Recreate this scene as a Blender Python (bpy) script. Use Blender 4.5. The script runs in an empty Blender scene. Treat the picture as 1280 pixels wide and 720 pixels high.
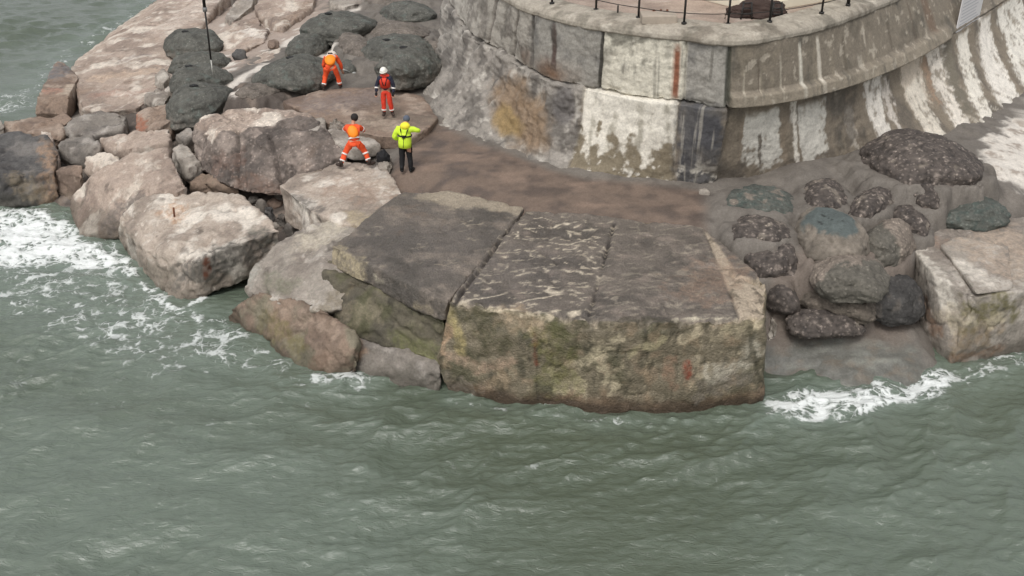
import bpy, bmesh, math, random
import numpy as np
from mathutils import Vector, Matrix

random.seed(4); RNG = np.random.default_rng(7)
scene = bpy.context.scene
COL = scene.collection

# ---------------------------------------------------------------- camera constants
F = 1229.0; CH = 13.4; PITCH = math.radians(28.0)
CP, SP = math.cos(PITCH), math.sin(PITCH)
def P(px, py, z):
    "point of the place at height z seen at photo pixel px, py"
    u = (px-640)/F; v = (360-py)/F
    d = np.array([u, CP+v*SP, -SP+v*CP]); t = (z-CH)/d[2]
    return np.array([0, 0, CH]) + d*t
def proj(V):
    V = np.atleast_2d(V); q = V-np.array([0, 0, CH])
    dep = q[:, 1]*CP - q[:, 2]*SP; up = q[:, 1]*SP + q[:, 2]*CP
    return 640+F*q[:, 0]/dep, 360-F*up/dep, dep
def lin(r, g, b):
    c = np.array([r, g, b])/255.0
    return np.where(c <= .04045, c/12.92, ((c+.055)/1.055)**2.4)

# ---------------------------------------------------------------- numpy noise
_perm = RNG.permutation(256); _perm = np.concatenate([_perm, _perm, _perm])
_grad = RNG.normal(size=(256, 3)); _grad /= np.linalg.norm(_grad, axis=1)[:, None]
def noise(p):
    pi = np.floor(p).astype(int); f = p-pi; pi = pi & 255
    w = f*f*f*(f*(f*6-15)+10); out = 0
    for i in (0, 1):
        for j in (0, 1):
            for k in (0, 1):
                h = _perm[_perm[_perm[pi[:, 0]+i & 255]+(pi[:, 1]+j & 255)]+(pi[:, 2]+k & 255)]
                g = _grad[h]
                d = g[:, 0]*(f[:, 0]-i)+g[:, 1]*(f[:, 1]-j)+g[:, 2]*(f[:, 2]-k)
                out = out + d*(w[:, 0] if i else 1-w[:, 0])*(w[:, 1] if j else 1-w[:, 1])*(w[:, 2] if k else 1-w[:, 2])
    return out*1.5
def fbm(p, s=1.0, o=4, seed=0.0, gain=.5):
    q = np.asarray(p)*s + np.array([seed*13.7+5.1, seed*7.3+9.2, seed*3.1+2.7]); r = 0; a = 1.0; t = 0
    for _ in range(o):
        r = r + a*noise(q); t += a; a *= gain; q = q*2.03+np.array([17.1, 3.7, 8.3])
    return r/t*1.6
def ridged(p, s=1.0, o=3, seed=0.0):
    q = np.asarray(p)*s + np.array([seed*11.7+1.1, seed*5.3+4.2, seed*9.1+6.7]); r = 0; a = 1.0; t = 0
    for _ in range(o):
        r = r + a*(1-np.abs(noise(q))*2); t += a; a *= .5; q = q*2.1+np.array([7.1, 13.7, 2.3])
    return r/t
def cells(p, s=1.0, seed=0.0):
    "F1, F2 distances of a cellular noise"
    q = np.asarray(p)*s+seed*17.3; b = np.floor(q).astype(int)
    f1 = np.full(len(q), 9.0); f2 = f1.copy()
    for i in (-1, 0, 1):
        for j in (-1, 0, 1):
            for k in (-1, 0, 1):
                c = b+np.array([i, j, k]); m = c & 255
                h = _perm[_perm[_perm[m[:, 0]]+m[:, 1]]+m[:, 2]]
                pt = c+.5+_grad[h]*.55
                d = np.linalg.norm(q-pt, axis=1)
                f2 = np.minimum(f2, np.maximum(d, f1)); f1 = np.minimum(f1, d)
    return f1, f2
def sst(a, b, x):
    t = np.clip((x-a)/(b-a), 0, 1); return t*t*(3-2*t)
def mix(a, b, m):
    return a*(1-m[:, None])+b*m[:, None]

# ---------------------------------------------------------------- objects
def tag(o, label=None, cat=None, group=None, kind=None):
    if label: o['label'] = label
    if cat: o['category'] = cat
    if group: o['group'] = group
    if kind: o['kind'] = kind
    return o
def empty(name, loc, rz=0):
    o = bpy.data.objects.new(name, None); COL.objects.link(o)
    o.location = loc; o.rotation_euler = (0, 0, rz); o.empty_display_size = .2
    return o
def mk(name, V, faces, mat, parent=None, col=None, smooth=True, origin=None, attrs=None):
    "one mesh object; V in world (or parent) space, origin moved to its base"
    V = np.asarray(V, dtype=np.float64)
    if origin is None:
        origin = np.array([V[:, 0].mean(), V[:, 1].mean(), V[:, 2].min()]) if parent is None else np.zeros(3)
    me = bpy.data.meshes.new(name)
    if isinstance(faces, np.ndarray):
        n, k = faces.shape
        me.vertices.add(len(V)); me.vertices.foreach_set('co', (V-origin).astype(np.float32).ravel())
        me.loops.add(n*k); me.loops.foreach_set('vertex_index', faces.astype(np.int32).ravel())
        me.polygons.add(n); me.polygons.foreach_set('loop_start', np.arange(0, n*k, k, dtype=np.int32))
        me.update(calc_edges=True)
    else:
        me.from_pydata([tuple(v) for v in V-origin], [], faces)
    if smooth: me.polygons.foreach_set('use_smooth', np.ones(len(me.polygons), dtype=bool))
    if col is not None:
        a = me.color_attributes.new('Col', 'FLOAT_COLOR', 'POINT')
        a.data.foreach_set('color', np.c_[np.clip(col, 0, 1), np.ones(len(V))].astype(np.float32).ravel())
    for k, v in (attrs or {}).items():
        a = me.attributes.new(k, 'FLOAT', 'POINT'); a.data.foreach_set('value', np.asarray(v, dtype=np.float32))
    me.materials.append(mat); me.update()
    o = bpy.data.objects.new(name, me); COL.objects.link(o); o.location = origin
    if parent: o.parent = parent
    return o
def arrays(me):
    n = len(me.vertices); V = np.empty(n*3, np.float32); me.vertices.foreach_get('co', V)
    N = np.empty(n*3, np.float32); me.vertices.foreach_get('normal', N)
    return V.reshape(-1, 3).astype(float), N.reshape(-1, 3).astype(float)
def evaluated(me, mods):
    o = bpy.data.objects.new('tmp', me); COL.objects.link(o)
    for kind, kw in mods:
        m = o.modifiers.new('m', kind)
        for k, v in kw.items(): setattr(m, k, v)
    bpy.context.view_layer.update()
    dg = bpy.context.evaluated_depsgraph_get()
    r = bpy.data.meshes.new_from_object(o.evaluated_get(dg), depsgraph=dg)
    bpy.data.objects.remove(o); return r
def poly_faces(me):
    n = len(me.polygons); ls = np.empty(n, np.int32); me.polygons.foreach_get('loop_start', ls)
    lt = np.empty(n, np.int32); me.polygons.foreach_get('loop_total', lt)
    vi = np.empty(len(me.loops), np.int32); me.loops.foreach_get('vertex_index', vi)
    if (lt == 4).all(): return vi.reshape(-1, 4)
    if (lt == 3).all(): return vi.reshape(-1, 3)
    return [list(vi[a:a+b]) for a, b in zip(ls, lt)]
def grid_faces(nr, nc, wrap=False):
    r = np.arange(nr-1)[:, None]; c = np.arange(nc if wrap else nc-1)[None, :]; c2 = (c+1) % nc
    return np.stack([r*nc+c, r*nc+c2, (r+1)*nc+c2, (r+1)*nc+c], -1).reshape(-1, 4)
def vnormals(V, faces):
    a, b, c, d = (V[faces[:, i]] for i in range(4)); n = np.cross(c-a, d-b); N = np.zeros_like(V)
    for i in range(4): np.add.at(N, faces[:, i], n)
    return N/np.maximum(np.linalg.norm(N, axis=1), 1e-9)[:, None]

# ---------------------------------------------------------------- materials
def newmat(name):
    m = bpy.data.materials.new(name); m.use_nodes = True
    nt = m.node_tree; nt.nodes.clear()
    out = nt.nodes.new('ShaderNodeOutputMaterial'); b = nt.nodes.new('ShaderNodeBsdfPrincipled')
    nt.links.new(b.outputs[0], out.inputs[0]); return m, nt, b
def nd(nt, t, **kw):
    n = nt.nodes.new(t)
    for k, v in kw.items():
        if k in n.inputs: n.inputs[k].default_value = v
        else: setattr(n, k, v)
    return n
def math_(nt, op, a, b=None, clamp=False):
    n = nt.nodes.new('ShaderNodeMath'); n.operation = op; n.use_clamp = clamp
    for i, x in enumerate((a, b)):
        if x is None: continue
        if isinstance(x, (int, float)): n.inputs[i].default_value = x
        else: nt.links.new(x, n.inputs[i])
    return n.outputs[0]
def stone(name, scale=9.0, contrast=.35, rough=.85, bump=.4, speck=0.0, speck_scale=28, wet=False, dist=.03):
    "surface colour from the mesh's own stain colours, broken up by fine procedural grain"
    m, nt, b = newmat(name); L = nt.links.new
    at = nd(nt, 'ShaderNodeAttribute', attribute_name='Col')
    g = nd(nt, 'ShaderNodeNewGeometry')
    n1 = nd(nt, 'ShaderNodeTexNoise', Scale=scale, Detail=7.0, Roughness=.68); L(g.outputs['Position'], n1.inputs['Vector'])
    n2 = nd(nt, 'ShaderNodeTexNoise', Scale=scale*.23, Detail=4.0, Roughness=.6); L(g.outputs['Position'], n2.inputs['Vector'])
    s = math_(nt, 'ADD', math_(nt, 'MULTIPLY', n1.outputs[0], .65), math_(nt, 'MULTIPLY', n2.outputs[0], .35))
    fac = math_(nt, 'ADD', 1.0, math_(nt, 'MULTIPLY', math_(nt, 'SUBTRACT', s, .5), contrast*4.4))
    if speck:
        v = nd(nt, 'ShaderNodeTexVoronoi', Scale=speck_scale); L(g.outputs['Position'], v.inputs['Vector'])
        sp = nd(nt, 'ShaderNodeSeparateColor'); L(v.outputs['Color'], sp.inputs[0])
        k = math_(nt, 'GREATER_THAN', sp.outputs[0], .80)
        k2 = math_(nt, 'LESS_THAN', v.outputs['Distance'], .42)
        fac = math_(nt, 'ADD', fac, math_(nt, 'MULTIPLY', math_(nt, 'MULTIPLY', k, k2), speck))
        d = math_(nt, 'LESS_THAN', sp.outputs[1], .3)
        fac = math_(nt, 'SUBTRACT', fac, math_(nt, 'MULTIPLY', d, speck*.25))
    mx = nd(nt, 'ShaderNodeVectorMath', operation='SCALE'); L(at.outputs['Color'], mx.inputs[0]); L(math_(nt, 'MAXIMUM', fac, .12), mx.inputs['Scale'])
    L(mx.outputs[0], b.inputs['Base Color'])
    b.inputs['Roughness'].default_value = rough
    if wet:
        wa = nd(nt, 'ShaderNodeAttribute', attribute_name='wet')
        L(math_(nt, 'SUBTRACT', rough, math_(nt, 'MULTIPLY', wa.outputs['Fac'], rough-.5)), b.inputs['Roughness'])
    b.inputs['Specular IOR Level'].default_value = .35
    h = s
    if speck: h = math_(nt, 'ADD', s, math_(nt, 'MULTIPLY', v.outputs['Distance'], -.35))
    bp = nd(nt, 'ShaderNodeBump', Strength=bump, Distance=dist); L(h, bp.inputs['Height']); L(bp.outputs[0], b.inputs['Normal'])
    return m
def plain(name, c, rough=.7, noise_amt=.25, scale=14, metal=0.0, spec=.4):
    m, nt, b = newmat(name); L = nt.links.new
    tc = nd(nt, 'ShaderNodeTexCoord')
    n = nd(nt, 'ShaderNodeTexNoise', Scale=float(scale), Detail=4.0); L(tc.outputs['Object'], n.inputs['Vector'])
    mx = nd(nt, 'ShaderNodeVectorMath', operation='SCALE'); mx.inputs[0].default_value = tuple(lin(*c))
    L(math_(nt, 'ADD', 1-noise_amt/2, math_(nt, 'MULTIPLY', n.outputs[0], noise_amt)), mx.inputs['Scale'])
    L(mx.outputs[0], b.inputs['Base Color'])
    b.inputs['Roughness'].default_value = rough; b.inputs['Metallic'].default_value = metal
    b.inputs['Specular IOR Level'].default_value = spec
    return m
M_ROCK = stone('weathered_rock', 15, .40, .85, .9, dist=.06)
M_CONC = stone('old_concrete', 16, .38, .85, .7, dist=.04)
M_SLAB = stone('damp_concrete', 16, .40, .58, .8, speck=.16, speck_scale=20, dist=.05)
M_CONG = stone('conglomerate', 8, .40, .85, .8, speck=.5, speck_scale=11, dist=.06)
M_BAG = stone('grout_bag', 16, .42, .85, .9, speck=.45, speck_scale=13, dist=.05)
M_PEB = stone('pebbly_grout', 9, .36, .85, .8, speck=.95, speck_scale=13, dist=.05)
M_GND = stone('mortar_ground', 18, .30, .8, .5, wet=True, speck=.14, speck_scale=22)

# ---------------------------------------------------------------- stains placed on real surface points
def hit(V, px, py, r=7):
    x, y, d = proj(V); e = np.hypot(x-px, y-py); k = np.where(e < r)[0]
    if len(k) == 0: return V[np.argmin(e)]
    near = k[d[k] < d[k].min()+.5]
    return V[near[np.argmin(e[near])]]
def seg_dist(V, A, B):
    ab = B-A; t = np.clip(((V-A)@ab)/max(ab@ab, 1e-9), 0, 1)
    return np.linalg.norm(V-A-t[:, None]*ab, axis=1)
def dense(pts, step=12.0):
    out = [pts[0]]
    for a, b in zip(pts[:-1], pts[1:]):
        n = max(1, int(math.hypot(b[0]-a[0], b[1]-a[1])/step)); out += [(a[0]+(b[0]-a[0])*k/n, a[1]+(b[1]-a[1])*k/n) for k in range(1, n+1)]
    return out
def stain(V, C, pts, width, colour, soft=.5, warp=1.0, scale=3.4, amt=1.0, seed=0, sel=None):
    Q = [hit(V, *p) for p in dense(pts)]; d = np.full(len(V), 1e9)
    if len(Q) == 1: d = np.linalg.norm(V-Q[0], axis=1)
    for a, b in zip(Q[:-1], Q[1:]): d = np.minimum(d, seg_dist(V, a, b))
    d = d+fbm(V, scale, 4, seed+len(pts)*.37+pts[0][0]*.01)*width*warp
    m = (1-sst(width*(1-soft), width*(1+soft*.4), d))*amt*(.45+.55*sst(-.25, .15, fbm(V, 7, 4, seed+2.2)))
    if sel is not None: m = m*sel
    return mix(C, lin(*colour), m)

# ---------------------------------------------------------------- terrain
GP = [(60,100,-1),(0,120,-1),(170,20,-1),(0,200,.2),(100,230,.5),(0,256,-.3),(90,290,-.7),(150,340,-.9),(215,380,-1),(290,396,-.9),(400,472,-1.1),(555,495,-1.1),(760,522,-1.2),(955,510,-.7),
 (130,180,.7),(200,170,1.0),(235,195,1.1),(300,260,.5),(340,270,.4),(380,280,.6),(270,230,.8),(200,120,1.5),(250,110,2.2),(300,100,2.6),(225,60,1.5),(350,110,2.7),(330,60,2.4),(400,70,2.8),(300,20,2.0),(370,20,2.5),(450,20,2.9),(520,20,3.0),(450,80,2.85),(520,100,2.85),(560,60,3.0),(550,120,2.75),
 (430,130,2.55),(480,140,2.5),(380,170,2.0),(440,185,1.95),(480,200,2.3),(510,215,2.4),(560,190,2.45),(560,230,2.4),(640,230,2.4),(720,245,2.4),(800,250,2.4),(870,260,2.4),(650,262,2.36),(768,278,2.36),(876,284,2.36),
 (520,260,1.7),(600,330,1.4),(750,340,1.4),(880,340,1.4),(420,300,1.2),
 (900,240,2.45),(950,218,2.6),(1000,212,2.85),(1060,195,2.8),(1100,183,2.75),(1180,170,2.7),(1250,148,2.65),(1320,112,2.65),(1270,200,2.6),(1200,225,2.55),(1120,240,2.55),(1040,250,2.45),(960,250,2.4),(895,275,2.32),(960,300,2.2),(1040,290,2.2),(1110,290,2.1),(1190,262,2.2),(1280,250,2.2),
 (930,330,1.8),(965,345,1.25),(1000,345,1.15),(1060,345,1.1),(1120,345,1.0),(975,390,.72),(1020,405,.66),(1090,405,.66),(1140,410,.62),(970,430,.46),(1060,440,.36),(1150,440,.28),(960,503,-.10),(1060,488,-.08),(1180,464,-.08),(960,540,-.9),(1060,525,-.7),(1200,490,-.9),(1290,430,-.8),(1280,480,-1.3),(1230,400,-.4)]
_g = [P(*p) for p in GP] + [np.array(p, float) for p in [(7,35,3),(0,38,3),(14,40,3),(-8,60,3),(-24,56,-1.2),(-17,75,-1.2),(-3,75,3),(24,45,3),(24,25,-1.5),(20,18,-2),(0,14,-2),(-24,20,-2),(-24,40,-1.2),(8,55,3)]]
_g = np.array(_g); _n = len(_g)
_D = np.linalg.norm(_g[:, None, :2]-_g[None, :, :2], axis=2)
_A = np.zeros((_n+3, _n+3)); _A[:_n, :_n] = _D+np.eye(_n)*-.02; _A[:_n, _n:] = np.c_[np.ones(_n), _g[:, :2]]; _A[_n:, :_n] = _A[:_n, _n:].T
_w = np.linalg.solve(_A, np.r_[_g[:, 2], 0, 0, 0])
def ground(xy):
    xy = np.atleast_2d(xy); out = np.empty(len(xy))
    for i in range(0, len(xy), 40000):
        q = xy[i:i+40000, :2]; d = np.sqrt(((q[:, None]-_g[None, :, :2])**2).sum(2))
        out[i:i+40000] = d@_w[:_n]+_w[_n]+q@_w[_n+1:]
    return out
def on_ground(px, py):
    z = 2.4
    for _ in range(25): z = .5*z+.5*float(ground(P(px, py, z)[:2])[0])
    return P(px, py, z)
def in_poly(xy, poly):
    x, y = xy[:, 0], xy[:, 1]; c = np.zeros(len(x), bool); n = len(poly)
    for i in range(n):
        x1, y1 = poly[i][:2]; x2, y2 = poly[(i+1) % n][:2]
        c ^= ((y1 > y) != (y2 > y)) & (x < (x2-x1)*(y-y1)/(y2-y1+1e-12)+x1)
    return c
def sdist(xy, poly):
    "signed distance, positive inside"
    d = np.full(len(xy), 1e9); Q = np.array([p[:2] for p in poly])
    for i in range(len(Q)): d = np.minimum(d, seg_dist(xy[:, :2], Q[i], Q[(i+1) % len(Q)]))
    return np.where(in_poly(xy, Q), d, -d)

# ---------------------------------------------------------------- bags of grout: (name, label, px ends of the long axis, px half thickness, height m, lift, embed, look)
BAGS = [
 # left terrace
 ('dark', 'broad flat dark grey grout bag, rearmost of the four stacked by the pole', (206,62),(280,54),20,.34,.15,0),
 ('dark', 'slim dark grey grout bag squeezed between two wider bags under the pole', (210,86),(291,76),13,.26,.22,0),
 ('dark', 'flat dark grey grout bag directly under the pale tip of the pole', (208,106),(290,99),17,.30,.15,0),
 ('dark', 'dark grey grout bag tilting down to the crevice, nearest the camera in the pole stack', (222,152),(282,116),22,.40,.12,0),
 ('dark', 'large dark grey grout bag lying left of the bending worker', (332,90),(408,99),21,.36,.15,0),
 ('dark', 'dark grey grout bag half under a larger one, white mortar along its back edge', (363,58),(405,60),15,.34,.12,0),
 ('dark', 'large dark grey grout bag resting on a smaller neighbour, behind the bending worker', (391,46),(462,28),20,.42,.35,0),
 ('brown', 'mortar smeared brownish grout bag right behind the bending worker', (425,62),(466,58),16,.40,.26,.5),
 ('dark', 'dark grey grout bag under the top edge of the picture, above the brownish long bag', (482,22),(541,15),14,.34,.18,.3),
 ('brown', 'long brownish grout bag half buried in mortar below a darker bag', (463,45),(532,37),13,.34,.24,.5),
 ('dark', 'dark grey grout bag with a small hole, just behind the widest bag', (454,73),(540,58),18,.40,.26,.3),
 ('dark', 'widest dark grey grout bag, right behind the white helmeted worker', (480,84),(543,92),28,.50,.30,0),
 ('brown', 'round mortar covered lump against the wall skirt, beside the widest bag', (541,68),(557,62),17,.40,.22,.6),
 ('dark', 'small dark grey bag end at the right hip of the bending worker', (424,86),(447,85),9,.22,.05,.3),
 ('brown', 'low mortar covered bag in front of the bag left of the bending worker', (313,108),(348,118),13,.32,.16,.6),
 ('brown', 'small brownish grout bag at the very top between two dark bags', (462,4),(505,-2),9,.26,.06,.6),
 ('dark', 'dark grey grout bag cut by the top edge of the picture, near the wall', (505,-4),(550,-10),10,.3,.1,.4),
 ('brown', 'tiny lump of mortar on the floor between two workers', (459,86),(472,85),5,.12,.02,.9),
 # right corner
 ('pebble', 'largest pebbly dark bag, lying highest on the mortar below the striped wall', (1086,205),(1212,205),27,.55,.20,.30),
 ('pebble', 'round pebbly bag in front of the largest bag, set in mortar', (1128,244),(1174,246),19,.38,.12,.55),
 ('pebble', 'small pebbly bag behind the corner of the right concrete block', (1111,281),(1154,280),17,.36,.12,.5),
 ('pebble', 'oval pebbly bag ringed with mortar between two others in the middle row', (1069,252),(1110,262),19,.34,.06,.8),
 ('pebble', 'pebbly bag partly smeared over with mortar, nearest the white streaks of the wall', (1004,246),(1056,252),19,.36,.04,.95),
 ('green', 'greenish flat bag mostly sunk in mortar, just right of the brown path end', (910,247),(994,262),17,.34,.02,1.0),
 ('pebble', 'narrow pebbly bag in the mortar behind the corner bag of the slab', (916,290),(986,291),15,.32,.06,.9),
 ('pebble', 'rounded pebbly bag overhanging the right end of the dark slab', (923,328),(999,326),24,.42,.16,.35),
 ('greentop', 'big round bag with a bluish green top and a mortar rim, amid the pile', (1000,302),(1080,300),28,.48,.48,.12),
 ('half', 'rounded bag half coated in mortar beside the right concrete block', (1078,304),(1135,318),27,.46,.36,.18),
 ('half', 'mortar topped bag lying on a curved darker one in the pile', (1017,346),(1107,354),25,.42,.80,0),
 ('grit', 'long curved bag squeezed beneath the mortar topped one', (1004,364),(1094,386),19,.34,.34,0),
 ('pebble', 'lowest pebbly bag resting on the ramp at the foot of the pile', (985,407),(1073,405),15,.32,.14,0),
 ('black', 'blackish smooth bag standing on end right of the curved one', (1090,362),(1134,392),24,.40,.26,0),
 ('pebble', 'dark bag tucked into shade under the one at the slab end', (958,374),(993,372),18,.40,.26,0),
 ('green', 'smooth dark green bag wedged behind the right concrete block', (1178,272),(1249,262),16,.40,.20,0),
]
def bag_frame(b):
    look, label, e0, e1, hb, h, lift, emb = b
    if e0[0] > 890:                                     # right corner bags: plump
        m0 = ((e0[0]+e1[0])/2, (e0[1]+e1[1])/2); e0 = tuple(m+(a-m)*1.10 for a, m in zip(e0, m0)); e1 = tuple(m+(a-m)*1.10 for a, m in zip(e1, m0)); hb *= 1.16; lift += .06; emb *= .8
    m = on_ground((e0[0]+e1[0])/2, (e0[1]+e1[1])/2+hb*.45)
    zc = m[2]+lift+h*.34
    A, B = P(*e0, zc), P(*e1, zc); c = (A+B)/2; ax = (B-A)[:2]; Lh = np.linalg.norm(ax)/2; ax = ax/(2*Lh)
    rng = np.linalg.norm(c-np.array([0, 0, CH])); s = (CH-c[2])/rng; cs = math.sqrt(1-s*s)
    bm = hb*rng/F; h = min(h*1.7, (.88 if e0[0] < 300 else .74 if emb < .5 else .62)*bm/cs); D = math.sqrt(max(bm*bm-(h*cs)**2, .01))/s
    return c, ax, Lh, min(D, 1.6), h
BF = [bag_frame(b) for b in BAGS]

# ---------------------------------------------------------------- ground sheet
def axis(parts):
    out = [parts[0][0]]
    for a, b, st in parts:
        n = max(1, int(round((b-a)/st))); out += list(np.linspace(a, b, n+1)[1:])
    return np.array(out)
def build_ground():
    xs = axis([(-400,-60,40),(-60,-18,1.2),(-18,17.5,.065),(17.5,40,.9),(40,400,40)])
    ys = axis([(6,19,1.0),(19,50,.065),(50,75,.3),(75,130,3),(130,600,60)])
    X, Y = np.meshgrid(xs, ys); xy = np.c_[X.ravel(), Y.ravel()]
    inner = (np.abs(xy[:, 0]) < 60) & (xy[:, 1] < 130)
    z = np.full(len(xy), -3.0); z[inner] = ground(xy[inner])
    far = np.maximum(np.maximum(np.abs(xy[:, 0])-26, xy[:, 1]-78), 0); z = z*(1-sst(0, 25, far))-3*sst(0, 25, far)
    p3 = np.c_[xy, np.zeros(len(xy))]
    rough = fbm(p3, .9, 4, 1)
    band = (np.abs(xy[:, 0]) < 20) & (xy[:, 1] > 17) & (xy[:, 1] < 78)
    apron = [P(*q, 2.4) for q in [(505,185),(548,158),(600,186),(690,218),(735,228),(884,240),(886,290),(770,285),(650,268),(560,245),(500,248),(478,215)]]
    sa = sdist(p3, apron); wa = sst(-.15, .35, sa)
    n1 = fbm(p3, 1.6, 5, 2); n2 = fbm(p3, 5, 4, 3)
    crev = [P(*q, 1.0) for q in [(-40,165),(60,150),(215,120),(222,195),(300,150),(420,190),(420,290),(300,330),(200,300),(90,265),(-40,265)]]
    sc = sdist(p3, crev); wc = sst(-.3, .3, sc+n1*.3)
    z = z+np.where(band, rough*.09*(1-wa*.8)+n1*.035*(1-wa*.7)+n2*.008, 0)
    z = z+wc*np.where(band, .12*ridged(p3, 1.4, 3, 4)+.1*n1, 0)
    # mortar skirts that hold the half sunk bags
    skirt = np.zeros(len(xy))
    for b, (c, ax, Lh, D, h) in zip(BAGS, BF):
        e = b[7]
        if e <= 0: continue
        k = np.where(np.hypot(xy[:, 0]-c[0], xy[:, 1]-c[1]) < (Lh+D)*2.2)[0]
        d = xy[k]-c[:2]; u = d@ax/Lh; v = (d@np.array([-ax[1], ax[0]]))/D
        r = np.sqrt(u*u+v*v)+fbm(p3[k], 2.2, 5, c[0])*.24
        top = c[2]-.50*h+h*(.30+.45*e)*np.sqrt(np.clip(1-(r/1.5)**2, 0, 1))*1.6
        w = 1-sst(1.12, 1.55, r)
        zz = z[k]; z[k] = np.maximum(zz, zz*(1-w)+top*w); skirt[k] = np.maximum(skirt[k], w)
    # colours
    C = np.tile(lin(109,103,96), (len(xy), 1))
    C = mix(C, lin(92,86,80), sst(-.1, .5, n1)*.7); C = mix(C, lin(126,119,111), sst(.1, .7, fbm(p3, 1.1, 4, 8))*.6)
    brown = mix(np.tile(lin(112,97,86), (len(xy), 1)), lin(90,79,72), sst(-.3, .5, n1)); brown = mix(brown, lin(128,110,97), sst(.1, .7, fbm(p3*np.array([.6,1.5,1]), .8, 4, 6)))
    C = mix(C, brown, wa)
    tl = [P(*q, 2.7) for q in [(225,110),(330,60),(420,30),(400,-30),(250,-40),(200,60)]]
    wt = sst(-.4, .6, sdist(p3, tl)+n1*.8); C = mix(C, lin(168,152,140), wt*.8)
    C = mix(C, lin(205,198,188), sst(.25, .5, fbm(p3, .7, 5, 12)+.12*n2)*wt)
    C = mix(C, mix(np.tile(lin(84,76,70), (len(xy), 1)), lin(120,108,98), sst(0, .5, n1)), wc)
    for ln in ([(290,98),(335,78),(372,72),(412,72)], [(350,52),(384,36),(442,16)], [(300,118),(330,100)], [(480,58),(520,30)]):
        dl = np.full(len(xy), 9.0); Q = [P(*q, 2.75) for q in ln]
        for a_, b_ in zip(Q[:-1], Q[1:]): dl = np.minimum(dl, seg_dist(p3[:, :2], a_[:2], b_[:2]))
        C = mix(C, lin(200,192,182), 1-sst(.1, .45, dl+n1*.35))
    ws = [P(*q, 2.9) for q in [(1222,175),(1262,140),(1330,105),(1400,150),(1330,215),(1262,212),(1235,208)]]
    sw = sdist(p3, ws); C = mix(C, lin(204,197,187), sst(-.2, .2, sw+n1*.55+n2*.12-.1)); C = mix(C, lin(150,138,126), sst(.1, .45, n1+n2*.5)*sst(-.1, .3, sw)*.85)
    wl = [P(*q, 2.3) for q in [(1195,285),(1230,262),(1290,255),(1340,262),(1340,290)]]
    C = mix(C, lin(198,190,180), sst(-.2, .2, sdist(p3, wl)+n1*.4-.15))
    # ramp washed by the swell: wet, greenish
    ramp = [P(*q, .4) for q in [(945,428),(1010,424),(1150,428),(1210,470),(1180,520),(950,540)]]
    wr = sst(-.25, .45, sdist(p3, ramp)+n1*.35); C = mix(C, mix(np.tile(lin(98,97,91), (len(xy), 1)), lin(120,120,112), sst(0, .5, fbm(p3*np.array([.5,2.2,1]), 2, 5, 5))), wr)
    C = mix(C, lin(112,102,90), wr*sst(.0, .5, fbm(p3*np.array([1,2.5,1]), 2.2, 5, 15))*.6); z = z+wr*np.where(band, .04*n2+.04*fbm(p3*np.array([.6,2,1]), 1.5, 4, 19), 0)
    drop = [P(*q, 1.2) for q in [(955,365),(1000,355),(1130,345),(1150,400),(1150,425),(960,425)]]
    wd = sst(-.2, .3, sdist(p3, drop)+n1*.2); C = mix(C, lin(112,101,92), wd*.8*(1-wr))
    wet = np.maximum(np.maximum(wr, 1-sst(.1, .5, z)), wa*sst(-.3, .3, n1)*.8); C = mix(C, lin(72,74,66), (1-sst(-.35, .0, z)))
    V = np.c_[xy, z]
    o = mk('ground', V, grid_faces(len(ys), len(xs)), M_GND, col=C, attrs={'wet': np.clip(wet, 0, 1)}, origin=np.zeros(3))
    tag(o, kind='structure')
build_ground()

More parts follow.
